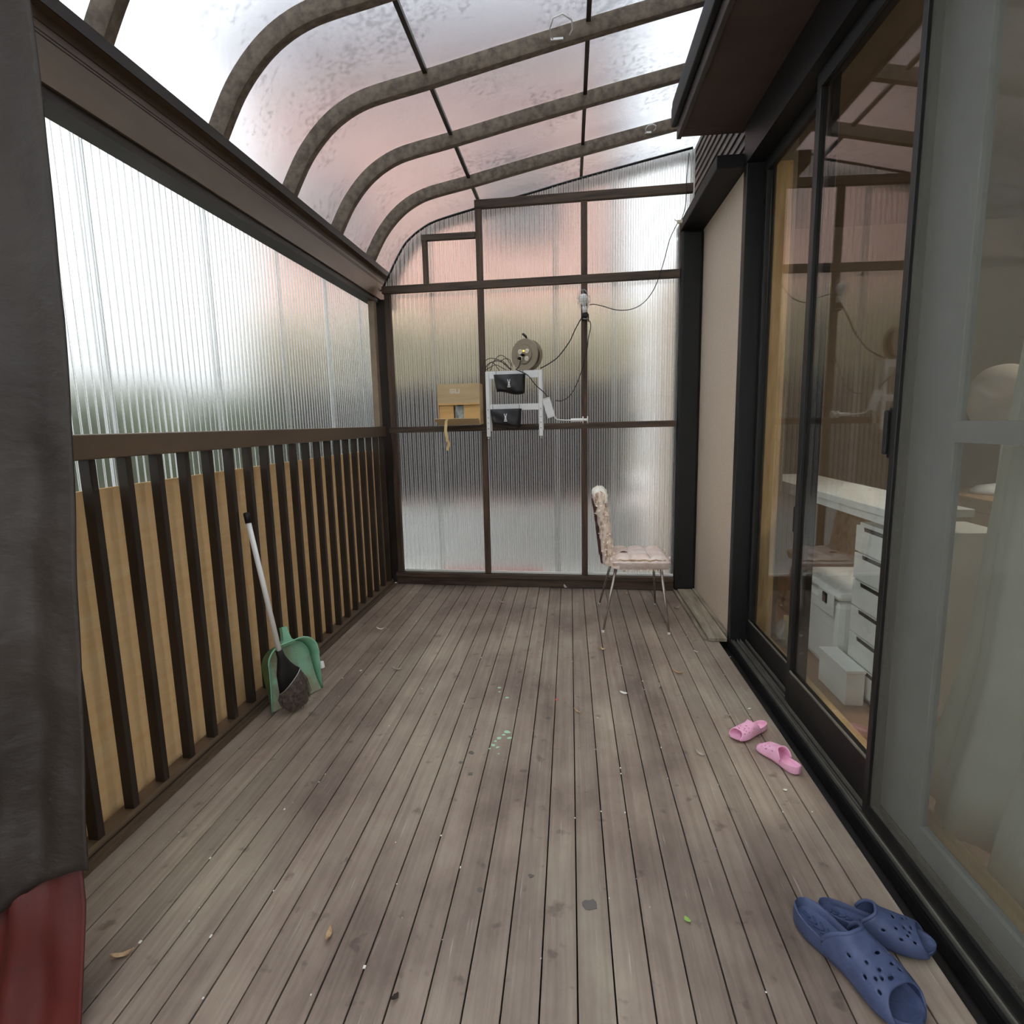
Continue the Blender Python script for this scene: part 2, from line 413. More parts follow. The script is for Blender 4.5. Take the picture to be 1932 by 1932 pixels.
def tag(o, label, cat, group=None):
    o['label'] = label; o['category'] = cat
    if group: o['group'] = group
    return o

def struct(o, label=None):
    o['kind'] = 'structure'
    if label: o['label'] = label
    return o

def empty(name, loc=(0, 0, 0), rotz=0.0, parent=None):
    o = bpy.data.objects.new(name, None); col.objects.link(o); o.empty_display_size = 0.1
    o.location = loc; o.rotation_euler = (0, 0, rotz)
    if parent: o.parent = parent
    return o

def smooth_path(pts, k=6):
    pts = [Vector(p) for p in pts]; out = []
    for i in range(len(pts) - 1):
        p0 = pts[max(i - 1, 0)]; p1 = pts[i]; p2 = pts[i + 1]; p3 = pts[min(i + 2, len(pts) - 1)]
        for s in range(k):
            t = s / k
            out.append(0.5 * ((2 * p1) + (p2 - p0) * t + (2 * p0 - 5 * p1 + 4 * p2 - p3) * t * t + (3 * p1 - p0 - 3 * p2 + p3) * t ** 3))
    out.append(pts[-1])
    return out

def interp(tab, x):
    if x <= tab[0][0]: return tab[0][1]
    for (a, b), (c, d) in zip(tab, tab[1:]):
        if x <= c: return b + (d - b) * (x - a) / (c - a)
    return tab[-1][1]

def frame(o, e1, e2, e3):
    mt = Matrix((Vector(e1), Vector(e2), Vector(e3))).transposed().to_4x4()
    mt.translation = Vector(o)
    return mt

# ================================================================== STRUCTURE
YE, AL = 4.488, R(-3.759)
def bw(a, d, z):            # a point of the back wall: a along it, d in front of it
    return Vector((a, YE + AL * a - d, z))

# ------------------------------------------------------------------ deck floor
floor = struct(MB().box(-1.62, 0.96, -0.7, 4.75, -0.09, -0.045).build('floor', M['subfloor']), 'weathered brown wooden deck floor')
PITCH = 0.0858
xs = [-1.105 + PITCH * k for k in range(-4, 23)]
board_mesh = MB().box(-PITCH / 2 + 0.0019, PITCH / 2 - 0.0019, -2.62, 2.62, -0.024, 0.0, bev=0.0012).mesh('deck_board', M['deck'])
for k, x in enumerate(xs):
    b = link('deck_board', board_mesh, floor)
    b.location = (x + PITCH / 2, 1.99 + random.uniform(-.01, .01), random.uniform(-0.0012, 0.0))
    if x + PITCH > 0.905:
        b.scale.x = 0.42; b.location.x = x + PITCH * 0.22
# paint drops and stains on the boards
def blot(x, y, r, mt, name, z=0.0004, sx=1.0, sy=1.0):
    n = 11; rr = [r * random.uniform(0.65, 1.2) for _ in range(n)]
    mb = MB(); vs = [(x + sx * q * math.cos(6.283 * i / n), y + sy * q * math.sin(6.283 * i / n), z) for i, q in enumerate(rr)]
    vs2 = [(a, b_, z + 0.0006) for a, b_, _ in vs]
    mb.loft([vs, vs2])
    mb.build(name, mt, floor)
for x, y, r in ((-0.355, 2.70, .010), (-0.35, 2.655, .006), (-0.307, 2.596, .011), (-0.272, 2.285, .013), (-0.285, 2.262, .009), (-0.302, 2.235, .010), (-0.314, 2.21, .008), (-0.318, 2.18, .011), (-0.30, 2.165, .008), (-0.258, 2.24, .010), (-0.33, 2.155, .005), (-0.29, 2.12, .005)):
    blot(x, y, r, M['paint_green'], 'paint_drop')
blot(-0.073, 2.589, .009, M['paint_red'], 'paint_drop')
blot(0.047, 1.411, .020, M['paint_grey'], 'stain_spot')
for x, y, r in ((-0.42, 2.24, .010), (-0.40, 2.12, .012), (-0.43, 2.05, .009), (-0.415, 2.3, .008), (-0.1, 2.42, .010), (-0.38, 1.98, .010), (-0.26, 1.44, .009), (-0.12, 1.5, .008)):
    blot(x, y, r, M['paint_grey'], 'stain_spot')

# ------------------------------------------------------------------ corrugated sheets
def corrugated(name, parent, a0, a1, zb, zt, put, y0=0.0, amp=0.0055, pitch=0.036, th=0.0014, mt=None):
    n = max(8, int((a1 - a0) / pitch * 12)); rings = []
    for i in range(n + 1):
        a = a0 + (a1 - a0) * i / n
        o = y0 + amp * math.sin(2 * math.pi * a / pitch)
        t = zt(a) if callable(zt) else zt
        rings.append([put(a, o, zb), put(a, o, t), put(a, o + th, t), put(a, o + th, zb)])
    mb = MB().loft(rings)
    for i in range(n):                        # milkier crest and trough faces paint in the bright lines where ribs catch light
        a = a0 + (a1 - a0) * (i + 0.5) / n
        if abs(math.sin(2 * math.pi * a / pitch)) > 0.955:
            for j in range(4): mb.mi[i * 4 + j] = 1
    ob = mb.build(name, [M['wall_sheet'], M['rib_highlight']], parent)
    return auto_smooth(ob, 50)

# ------------------------------------------------------------------ left side
wall_left = struct(empty('wall_left', (-1.55, 0, 0)), 'left side of corrugated clear sheets over plywood')
putL = lambda a, o, z: Vector((-o - 0.02, a, z))          # relative to wall_left
for i, (a0, a1) in enumerate(((-0.62, 0.04), (0.0, 0.66), (0.62, 1.28), (1.24, 1.92), (1.88, 2.56), (2.52, 3.2), (3.16, 3.84), (3.8, 4.46), (4.42, 4.86))):
    corrugated('corrugated_sheet', wall_left, a0, a1, 1.02, 2.32, putL, y0=0.004 + 0.008 * (i % 2))
for y0, y1 in ((-0.62, 1.298), (1.302, 3.118), (3.122, 4.6)):
    MB().box(0.008, 0.020, y0, y1, 0.012, 1.115).build('plywood_panel', M['plywood'], wall_left)
MB().box(0.03, 0.075, 4.47, 4.535, 0.0, 2.262, bev=0.003).build('end_post', M['post_beige'], wall_left)
MB().box(0.0, 0.135, 4.60, 4.63, 0.0, 2.268).build('corner_board', M['bronze_dark'], wall_left)
# beam under the roof edge
beam = struct(MB().prism([(-1.60, 2.27), (-1.46, 2.27), (-1.46, 2.462), (-1.422, 2.462), (-1.422, 2.5), (-1.60, 2.5)], -0.7, 5.04).build('trim_1', M['bronze']), 'bronze aluminium beam carrying the roof edge')
for z in (2.395, 2.405, 2.43):
    MB().box(-1.4605, -1.4585, -0.7, 5.03, z, z + 0.003).build('groove_strip', M['bronze_dark'], beam)
MB().box(-1.56, -1.472, -0.7, 4.9, 2.235, 2.27).build('lower_channel', M['bronze_dark'], beam)
MB().box(-1.424, -1.4205, -0.7, 5.03, 2.458, 2.5).build('lip', M['bronze_dark'], beam)

railing = thing('railing', 'bronze aluminium railing with upright balusters in front of plywood', 'railing', (-1.475, 0, 0))
MB().box(-0.028, 0.029, -0.6, 4.52, 1.216, 1.293, bev=0.004).build('top_rail', M['bronze'], railing)
br = MB().prism([(-0.03, 0.0), (0.046, 0.0), (0.046, 0.014), (0.036, 0.014), (0.036, 0.026), (0.026, 0.026), (0.026, 0.04), (0.02, 0.052), (-0.03, 0.052)], -0.6, 4.52).build('bottom_rail', M['bronze'], railing)
MB().box(0.0255, 0.0275, -0.6, 4.52, 0.028, 0.032).build('seal_strip', M['bronze_dark'], br)
bal = MB().box(-0.018, 0.018, -0.013, 0.013, 0.052, 1.216, bev=0.002).mesh('baluster', M['bronze_dark'])
y = 1.645 - 0.1485 * 14
while y < 4.5:
    o = link('baluster', bal, railing); o.location = (0.004, y, 0); y += 0.1485

# ------------------------------------------------------------------ roof
PROF = [(-1.46, 2.50), (-1.415, 2.582), (-1.36, 2.672), (-1.29, 2.757), (-1.21, 2.83), (-1.12, 2.887), (-1.02, 2.928), (-0.9, 2.956), (-0.7, 2.994), (-0.3, 3.078), (0.1, 3.158), (0.55, 3.243), (1.0, 3.325)]
PV = [Vector((x, 0, z)) for x, z in PROF]
PS = smooth_path(PV, 3)
def pnorm(i, L):
    t = (L[min(i + 1, len(L) - 1)] - L[max(i - 1, 0)]).normalized()
    return Vector((-t.z, 0, t.x))
ceiling = struct(empty('ceiling', (0, 0, 2.5)), 'curved patio roof of frosted sheets on bronze rafters')
OFF = Vector((0, 0, -2.5))
def sweep(L, prof_fn):
    return [[p + OFF for p in prof_fn(L[i], pnorm(i, L))] for i in range(len(L))]
w = 0.026
raf = MB().loft(sweep(PS, lambda p, n: [p - n * 0.036 + Vector((0, -w * .8, 0)), p - n * 0.036 + Vector((0, w * .8, 0)), p - n * 0.026 + Vector((0, w, 0)), p + n * 0.036 + Vector((0, w, 0)), p + n * 0.036 + Vector((0, -w, 0)), p - n * 0.026 + Vector((0, -w, 0))])).mesh('rafter', M['rafter'])
RY = [1.88 + 0.6265 * k for k in range(-4, 6)]
for yv in RY:
    r_ = link('rafter', raf, ceiling); r_.location.y = yv; auto_smooth(r_, 40)
PANEL = 0.6265
panel_mesh = MB().loft(sweep(PS, lambda p, n: [p + n * 0.040 + Vector((0, 0.001, 0)), p + n * 0.040 + Vector((0, PANEL - 0.001, 0)), p + n * 0.0435 + Vector((0, PANEL - 0.001, 0)), p + n * 0.0435 + Vector((0, 0.001, 0))])).mesh('roof_panel', M['roof_sheet'])
for yv in RY[:-1]:
    p_ = link('roof_panel', panel_mesh, ceiling); p_.location.y = yv; auto_smooth(p_, 40)
for xq, zq in ((-0.70, 2.994), (0.10, 3.158)):
    MB().box(xq - 0.011, xq + 0.011, RY[0], RY[-1], zq + 0.017 - 2.5, zq + 0.038 - 2.5).build('purlin', M['bronze_dark'], ceiling)

# ------------------------------------------------------------------ back wall
wall_back = struct(empty('wall_back', (0, YE, 0), math.atan(AL)), 'back wall of clear corrugated sheets on stained wood framing')
ETOP = [(-1.46, 2.33), (-1.393, 2.439), (-1.33, 2.55), (-1.253, 2.661), (-1.19, 2.715), (-1.123, 2.758), (-0.997, 2.812), (-0.671, 2.88), (-0.276, 2.95), (0.093, 3.022), (0.86, 3.152)]
ztop = lambda a: interp(ETOP, a)
putB = lambda a, o, z: Vector((a, o, z))
cuts = (-1.43, -1.05, -0.10, 0.33, 0.86)
for i in range(4):
    a0, a1 = cuts[i] - (0.02 if i else 0), cuts[i + 1] + 0.02
    corrugated('corrugated_sheet', wall_back, a0, a1, 0.085, 2.295, putB, y0=0.010 + 0.009 * (i % 2))
    corrugated('corrugated_sheet', wall_back, a0, a1, 2.272, ztop, putB, y0=0.030 + 0.009 * (i % 2))
MB().tube(smooth_path([(a, 0.034, z + 0.004) for a, z in ETOP], 4), 0.0085, 6).build('edge_seal', M['rubber'], wall_back, True)
def rail_(name, a0, a1, za0, za1, h, d0, d1, mt='stained_h'):
    mb = MB()
    vs = []
    for (a, z) in ((a0, za0), (a1, za1)):
        vs.append([Vector((a, -d0, z - h / 2)), Vector((a, -d1, z - h / 2)), Vector((a, -d1, z + h / 2)), Vector((a, -d0, z + h / 2))])
    mb.loft(vs)
    o = mb.build(name, M[mt], wall_back)
    bv = o.modifiers.new('bevel', 'BEVEL'); bv.width = 0.002; bv.segments = 1
    return o
rail_('cross_rail', -1.43, 0.784, 2.326, 2.318, 0.055, 0.0, 0.042)
rail_('cross_rail', -1.43, 0.784, 1.262, 1.270, 0.046, 0.0, 0.040)
rail_('cross_rail', -0.685, 0.86, 2.885, 2.875, 0.058, 0.0, 0.042)
rail_('cross_rail', -1.10, -0.685, 2.683, 2.677, 0.042, 0.0, 0.040)
rail_('bottom_plate', -1.43, 0.784, 0.085, 0.090, 0.036, -0.05, 0.045)
rail_('bottom_beam', -1.43, 0.784, 0.036, 0.036, 0.062, -0.02, 0.028)
def stud_(a, z0, z1, w_=0.045, d=0.038, a2=None):
    a2 = a if a2 is None else a2
    mb = MB(); mb.loft([[Vector((a - w_ / 2, 0, z0)), Vector((a + w_ / 2, 0, z0)), Vector((a + w_ / 2, -d, z0)), Vector((a - w_ / 2, -d, z0))],
                        [Vector((a2 - w_ / 2, 0, z1)), Vector((a2 + w_ / 2, 0, z1)), Vector((a2 + w_ / 2, -d, z1)), Vector((a2 - w_ / 2, -d, z1))]])
    o = mb.build('stud', M['stained_v'], wall_back)
    bv = o.modifiers.new('bevel', 'BEVEL'); bv.width = 0.002; bv.segments = 1
for a, segs in ((-1.392, ((0.108, 1.238), (1.286, 2.297))), (-0.66, ((0.108, 1.24), (1.288, 2.295), (2.353, 2.855))), (0.112, ((0.108, 1.244), (1.292, 2.292), (2.35, 2.85)))):
    for z0, z1 in segs:
        stud_(a, z0, z1)
stud_(-1.078, 2.352, 2.662, w_=0.036)
rail_('lit_sill_strip', -1.36, 0.784, 0.114, 0.118, 0.018, -0.006, 0.012, 'white')  # white strip added to paint the lit line above the bottom plate

# ------------------------------------------------------------------ house side
wall_right = struct(MB().box(0.942, 1.06, 3.424, 4.62, -0.02, 2.61).build('wall_right', M['beige_wall']), 'beige painted house wall beside the sliding door')
for k in range(11):
    z0 = 2.682 + 0.058 * k
    mb = MB(); mb.prism([(0.962, z0), (0.940, z0), (0.952, z0 + 0.056), (0.962, z0 + 0.056)], 3.43, 5.06)
    mb.build('siding_board', M['siding'], wall_right)
MB().box(0.964, 1.06, 3.43, 5.06, 2.612, 3.32).build('upper_backing', M['siding'], wall_right)
MB().box(1.065, 1.2, -0.7, 5.06, 2.83, 3.42).build('upper_house_wall', M['white_wall'], wall_right)
MB().box(1.065, 1.2, 4.63, 7.5, -0.35, 2.825).build('side_house_wall', M['beige_wall'], wall_right)
surround = struct(MB().box(0.785, 0.941, 4.405, 4.62, 0.002, 2.606, bev=0.02).build('trim_2', M['black_trim']), 'black corner post of the door surround')
MB().box(0.785, 0.961, 3.425, 4.62, 2.612, 2.68, bev=0.006).build('hood', M['black_trim'], surround)
eave = struct(MB().box(0.612, 1.06, -0.7, 3.42, 2.812, 2.828).build('trim_3', M['soffit']), 'dark brown eave with soffit above the door')
MB().box(0.586, 0.61, -0.7, 3.50, 2.80, 2.945, bev=0.003).build('fascia', M['fascia'], eave)
MB().box(0.555, 0.584, -0.7, 3.50, 2.86, 2.955, bev=0.006).build('gutter', M['black_trim'], eave)
MB().box(0.612, 0.938, 3.422, 3.50, 2.812, 2.828).build('soffit_end', M['soffit'], eave)
MB().prism([(0.56, 2.958), (1.06, 3.15), (1.06, 3.18), (0.56, 2.985)], -0.7, 3.50).build('roof_edge', M['slate'], eave)
MB().prism([(0.612, 2.83), (0.938, 2.83), (0.938, 3.09), (0.612, 2.97)], 3.47, 3.50).build('gable_end', M['soffit'], eave)

# ------------------------------------------------------------------ sliding door
door = struct(empty('door_1', (1.0, 1.9, 0)), 'black framed sliding glass door with screen')
D0 = Vector((1.0, 1.9, 0))
def dbox(name, x0, x1, y0, y1, z0, z1, mt, parent=None, bev=0.0):
    return MB().box(x0 - 1.0, x1 - 1.0, y0 - 1.9, y1 - 1.9, z0, z1, bev=bev).build(name, mt, parent or door)
dbox('jamb', 0.925, 1.062, 3.362, 3.422, 0.0, 2.61, M['black'], bev=0.003)
dbox('header', 0.925, 1.062, 0.1, 3.422, 2.612, 2.81, M['black'])
dbox('jamb', 0.925, 1.062, 0.1, 0.16, 0.0, 2.61, M['black'])
tk = dbox('sill_track', 0.914, 1.062, 0.162, 3.36, -0.03, 0.006, M['black'])
for x, h, wd, mt in ((0.915, 0.016, 0.010, 'black'), (0.932, 0.020, 0.006, 'track'), (0.9465, 0.018, 0.003, 'track'), (0.965, 0.022, 0.004, 'track'), (0.982, 0.022, 0.004, 'track'), (1.012, 0.022, 0.004, 'track'), (1.045, 0.020, 0.012, 'black')):
    dbox('track_rib', x, x + wd, 0.162, 3.358, 0.006, h, M[mt], tk)
def sash(name, x0, x1, y0, y1, parent, st=0.042, br_=0.13, z0=0.026, z1=2.61, tr=0.06, mt='black'):
    s = empty(name, (0, 0, 0), 0, parent)
    dbox('stile', x0, x1, y0, y0 + st, z0, z1, M[mt], s, 0.002)
    dbox('stile', x0, x1, y1 - st, y1, z0, z1, M[mt], s, 0.002)
    dbox('bottom_rail', x0, x1, y0 + st, y1 - st, z0, z0 + br_, M[mt], s)
    dbox('top_rail', x0, x1, y0 + st, y1 - st, z1 - tr, z1, M[mt], s)
    dbox('bead', x0 - 0.0015, x0 + 0.004, y0 + st, y1 - st, z0 + br_, z0 + br_ + 0.008, M['track'], s)
    xm = (x0 + x1) / 2
    dbox('pane', xm - 0.002, xm + 0.002, y0 + st, y1 - st, z0 + br_, z1 - tr, M['glass'], s)
    return s
s1 = sash('sash', 1.014, 1.042, 2.56, 3.36, door, br_=0.12)
s2 = sash('sash', 0.968, 0.998, 1.83, 2.60, door, br_=0.15)
def handle(parent, y, z0, z1, x):
    mb = MB()
    mb.box(x - 0.018 - 1.0, x - 1.0, y - 0.014 - 1.9, y + 0.014 - 1.9, z0, z1, bev=0.006)
    mb.box(x - 0.030 - 1.0, x - 0.014 - 1.0, y + 0.002 - 1.9, y + 0.02 - 1.9, z0 + 0.012, z1 - 0.012, bev=0.005)
    mb.build('handle', M['rubber'], parent)
handle(s2, 1.852, 1.17, 1.325, 0.968)
handle(s1, 2.64, 0.78, 0.92, 1.014)
# the screen sash in front, nearest the deck
s3 = empty('screen_sash', (0, 0, 0), 0, door)
dbox('stile', 0.940, 0.962, 1.802, 1.828, 0.024, 2.61, M['black'], s3, 0.002)
dbox('stile', 0.940, 0.962, 0.70, 0.74, 0.024, 2.61, M['black'], s3, 0.002)
dbox('bottom_rail', 0.940, 0.962, 0.74, 1.802, 0.024, 0.062, M['black'], s3)
dbox('top_rail', 0.940, 0.962, 0.74, 1.802, 2.56, 2.61, M['black'], s3)
dbox('mesh', 0.9505, 0.9515, 0.74, 1.802, 0.062, 2.56, M['screen'], s3)
s4 = empty('inner_sash', (0, 0, 0), 0, door)
dbox('stile', 1.014, 1.04, 1.66, 1.88, 0.026, 2.61, M['grey_frame'], s4, 0.003)
dbox('bottom_rail', 1.014, 1.04, 0.2, 1.66, 0.026, 0.10, M['grey_frame'], s4)
dbox('middle_rail', 1.006, 1.04, 0.2, 1.66, 1.225, 1.28, M['grey_frame'], s4)
dbox('pane', 1.026, 1.029, 0.2, 1.66, 0.10, 1.225, M['glass'], s4)
dbox('pane', 1.026, 1.029, 0.2, 1.66, 1.28, 2.61, M['glass'], s4)
# wooden threshold board lying on the deck in front of the beige wall
tb = thing('threshold_board', 'weathered wide plank lying along the foot of the beige wall', 'plank', (0.86, 3.95, 0.0))
MB().box(-0.052, 0.052, -0.585, 0.44, 0.001, 0.022, bev=0.002).build('plank', M['plank'], tb)
MB().box(-0.078, -0.059, -0.57, 0.44, 0.001, 0.014, bev=0.0015).build('edge_strip', M['plank'], tb)
MB().box(0.057, 0.080, -0.505, 0.44, 0.001, 0.028, bev=0.002).build('wall_strip', M['plank'], tb)

# ================================================================== OUTDOORS
ground = struct(MB().box(-14, 9, -6, 22, -0.5, -0.35).build('ground', M['concrete']), 'pale concrete ground outside')
house = thing('neighbour_house', 'salmon walled house with slate roof behind the back wall', 'building', (-1.9, 9.2, -0.35))
MB().box(-3.0, 2.75, 0, 5, 0, 6.9).build('wall', M['salmon'], house)
MB().add([(-3.5, -0.6, 6.7), (3.2, -0.6, 6.7), (3.2, 2.5, 9.9), (-3.5, 2.5, 9.9), (-3.5, 5.6, 6.7), (3.2, 5.6, 6.7), (-3.5, -0.6, 6.92), (3.2, -0.6, 6.92), (3.2, 2.5, 10.1), (-3.5, 2.5, 10.1), (-3.5, 5.6, 6.92), (3.2, 5.6, 6.92)],
         [(0, 1, 2, 3), (3, 2, 5, 4), (6, 9, 8, 7), (9, 10, 11, 8), (0, 6, 7, 1), (4, 5, 11, 10), (0, 3, 9, 6), (3, 4, 10, 9), (1, 7, 8, 2), (2, 8, 11, 5)]).build('roof', M['slate'], house)
for wx in (-2.4, 0.6):
    wf = MB().box(wx, wx + 1.2, -0.05, -0.004, 4.3, 5.5).build('window', M['slate'], house)
    MB().box(wx + 0.06, wx + 1.14, -0.056, -0.0505, 4.36, 5.44).build('pane', M['glass'], wf)
MB().box(2.55, 2.75, -0.16, -0.005, 0, 6.6).build('downpipe', M['slate'], house)
fence_ = thing('picket_fence', 'black picket fence with rounded tops seen through the back sheets', 'fence', (-1.2, 6.6, -0.35))
pk = MB().prism([(-0.066, 0.72)] + [(-0.066, 1.98)] + [(0.066 * -math.cos(t * math.pi / 6), 1.98 + 0.07 * math.sin(t * math.pi / 6)) for t in range(1, 6)] + [(0.066, 1.98), (0.066, 0.72)], -0.01, 0.01).mesh('picket', M['fence'])
for k in range(38):
    o = link('picket', pk, fence_); o.location = (-3.2 + 0.135 * k, 0, random.choice((0, 0.05, 0.1)))
MB().box(-3.3, 2.0, -0.08, 0.08, 0.0, 0.70).build('base_wall', M['white_wall'], fence_)
for z in (0.85, 1.6):
    MB().box(-3.3, 2.0, 0.012, 0.05, z, z + 0.09).build('fence_rail', M['fence'], fence_)
def hedge(label, x0, x1, y0, y1, h, mt, n, z0=0.2, stems=6):
    s = thing('hedge', label, 'hedge', ((x0 + x1) / 2, (y0 + y1) / 2, -0.35))
    hx, hy = (x1 - x0) / 2, (y1 - y0) / 2
    for k in range(stems):
        px, py = random.uniform(-hx, hx) * .8, random.uniform(-hy, hy) * .8
        MB().tube([(px, py, 0), (px + .05, py, h * .5), (px, py + .06, h * .85)], [0.03, 0.02, 0.01], 6).build('stem', M['bark'], s, True)
    mb = MB()
    for k in range(n):
        c = Vector((random.uniform(-hx, hx), random.uniform(-hy, hy), z0 + (h - z0) * random.random() * (0.9 + 0.1 * math.sin(k))))
        a = Vector((random.uniform(-1, 1), random.uniform(-1, 1), random.uniform(-1, 1))).normalized() * 0.11
        b = a.orthogonal().normalized() * 0.07
        mb.add([c - a, c + b, c + a, c - b], [(0, 1, 2, 3)])
    f = mb.build('foliage', mt, s); f['kind'] = 'stuff'
hedge('olive hedge between the black fence and the salmon house', -4.4, 0.95, 7.7, 8.3, 3.25, M['leafmass2'], 4200, 1.0, 8)
hedge('dark green hedge outside the left wall', -3.8, -3.1, 0.4, 6.2, 2.0, M['leafmass'], 4200, 0.1, 8)
gw = thing('garden_wall', 'low grey garden wall beyond the shrubs on the left', 'wall', (-6.4, 3.0, -0.35))
for k in range(6):
    MB().box(-0.09, 0.09, -4.0 + 1.5 * k + 0.004, -2.5 + 1.5 * k - 0.004, 0, 1.6).build('wall_block', M['white_wall'], gw)
MB().box(-0.12, 0.12, -4.02, 5.02, 1.602, 1.67).build('coping', M['concrete'], gw)
pl = thing('planter', 'red planter standing on the ground behind the back wall', 'planter', (-0.75, 5.4, -0.35))
MB().prism([(-0.42, 0), (0.42, 0), (0.47, 0.2), (-0.47, 0.2)], -0.1, 0.1).build('trough', M['red_pot'], pl)
MB().box(-0.5, 0.5, -0.13, 0.13, 0.202, 0.23, bev=0.008).build('rim', M['red_pot'], pl)

# ================================================================== INDOORS
struct(MB().box(1.066, 4.6, -0.5, 6.5, -0.05, 0.02).build('floor_indoor', M['inner_floor']), 'brown indoor floor behind the glass door')
struct(MB().box(4.6, 4.7, -0.5, 6.5, -0.05, 2.8).build('wall_indoor_side', M['inner_wall']), 'dim indoor wall facing the door')
struct(MB().box(1.21, 4.598, 5.2, 5.3, 0.022, 2.8).build('wall_indoor_end', M['inner_wall']), 'dim indoor end wall')
struct(MB().box(1.066, 4.598, -0.5, -0.4, 0.022, 2.8).build('wall_indoor_near', M['inner_wall']), 'dim indoor wall near the viewer')
struct(MB().box(1.21, 4.7, -0.5, 6.5, 2.805, 2.86).build('ceiling_indoor', M['inner_wall']), 'indoor ceiling')
struct(MB().box(1.066, 1.15, 3.34, 3.42, 0.022, 2.6, bev=0.004).build('trim_4', M['pine_v']), 'pine jamb lining inside the door')
struct(MB().box(1.066, 1.12, 0.2, 3.338, 0.022, 0.075, bev=0.004).build('trim_5', M['pine']), 'pine sill lining inside the door')
struct(MB().box(1.066, 1.2, 3.425, 5.19, 0.022, 2.8).build('wall_indoor_front', M['inner_wall']), 'indoor face of the house wall')
lampo = thing('ceiling_lamp', 'round warm indoor ceiling lamp', 'lamp', (2.6, 2.4, 2.80))
MB().lathe([(0.0, 0.0), (0.25, 0.0), (0.26, -0.03), (0.0, -0.03)], 28).build('lamp_base', M['white_plastic'], lampo, False)
MB().lathe([(0.24, -0.031), (0.24, -0.06), (0.20, -0.09), (0.1, -0.105), (0.0, -0.11)], 28).build('lamp_shade', M['lamp_glow'], lampo, True)

desk = thing('white_desk', 'white desk top behind the sliding glass door', 'desk', (1.28, 3.2, 0.022))
MB().box(0.0, 0.34, -0.72, 0.9, 0.862, 0.895, bev=0.003).build('desk_top', M['white'], desk)
MB().box(0.006, 0.03, -0.71, 0.89, 0.828, 0.861).build('front_apron', M['white'], desk)
for yy in (0.84,):
    for xx in (0.06, 0.30):
        MB().box(xx - 0.02, xx + 0.02, yy - 0.02, yy + 0.02, 0, 0.80).build('leg', M['white'], desk)
du = thing('drawer_unit', 'tall white drawer unit under the indoor desk', 'drawers', (1.32, 2.63, 0.022))
MB().box(0.004, 0.45, -0.14, 0.14, 0.0, 0.795).build('carcass', M['white'], du)
for k in range(6):
    z0 = 0.03 + k * 0.127
    d = MB().box(-0.014, 0.003, -0.137, 0.137, z0, z0 + 0.118, bev=0.002).build('drawer', M['white'], du)
    MB().prism([(-0.017, z0 + 0.118), (-0.0145, z0 + 0.100), (-0.0145, z0 + 0.118)], -0.137, 0.06).build('finger_grip', M['slot'], d)
cb = thing('storage_box', 'white plastic storage box on the floor behind the glass door', 'box', (1.46, 3.12, 0.022))
MB().box(-0.17, 0.17, -0.27, 0.27, 0.0, 0.385, bev=0.035).build('body', M['white_plastic'], cb)
MB().box(-0.176, 0.176, -0.276, 0.276, 0.388, 0.43, bev=0.018).build('lid', M['white_plastic'], cb)
MB().box(-0.182, -0.177, -0.24, -0.06, 0.30, 0.41, bev=0.002).build('label_plate', M['white_metal'], cb)
MB().box(-0.186, -0.1825, -0.17, -0.12, 0.35, 0.40).build('latch', M['slot'], cb)
lc = thing('low_cabinet', 'low white cabinet standing before the storage box indoors', 'cabinet', (1.24, 2.68, 0.022))
MB().box(-0.03, 0.05, -0.12, 0.16, 0.0, 0.15, bev=0.003).build('body', M['white'], lc)
MB().box(-0.034, 0.052, -0.124, 0.164, 0.1505, 0.165, bev=0.002).build('top', M['white'], lc)
pbag = thing('plastic_bag', 'clear plastic bag with cardboard beside the white storage box', 'bag', (1.22, 3.27, 0.022))
mb = MB()
def bagf(u, v):
    a = 2 * math.pi * u; r = 0.05 + 0.018 * math.sin(5 * a + 4 * v) + 0.012 * math.sin(9 * a)
    r *= math.sin(math.pi * min(0.98, max(0.06, v * 0.85 + 0.12))) ** 0.5
    return Vector((r * math.cos(a), 1.6 * r * math.sin(a), 0.15 * v))
mb.grid(bagf, 28, 8); mb.build('film', M['clear_bag'], pbag, True)
MB().box(-0.02, 0.0, -0.05, 0.03, 0.004, 0.17).build('card_piece', M['card'], pbag)
# shelf and fan
sc = thing('side_cabinet', 'light wood side cabinet under the fan indoors', 'cabinet', (2.15, 3.1, 0.022))
MB().box(-0.2, 0.2, -0.25, 0.25, 0.0, 0.85, bev=0.004).build('body', M['wood_furn'], sc)
MB().box(-0.22, 0.22, -0.27, 0.27, 0.8515, 0.875, bev=0.003).build('top', M['wood_furn'], sc)
for z in (0.06, 0.45):
    dd = MB().box(-0.216, -0.2015, -0.24, 0.24, z, z + 0.36, bev=0.003).build('drawer', M['wood_furn'], sc)
    MB().box(-0.232, -0.2165, -0.05, 0.05, z + 0.17, z + 0.19).build('handle', M['steel'], dd)
fan = thing('table_fan', 'white table fan behind the screen door', 'fan', (2.15, 3.12, 0.898))
MB().lathe([(0.0, 0), (0.12, 0), (0.125, 0.015), (0.10, 0.035), (0.03, 0.05), (0.0, 0.05)], 24).build('base', M['white_plastic'], fan, True)
MB().lathe([(0.0, 0.05), (0.025, 0.05), (0.02, 0.30), (0.0, 0.30)], 12).build('stalk', M['white_plastic'], fan, True)
fm = Matrix.Translation((-0.02, 0, 0.47)) @ Matrix.Rotation(R(-90), 4, 'Y') @ Matrix.Rotation(R(20), 4, 'X')
hd = MB().lathe([(0.0, -0.12), (0.06, -0.12), (0.075, -0.06), (0.06, 0.0), (0.0, 0.0)], 20, fm).build('motor_head', M['white_plastic'], fan, True)
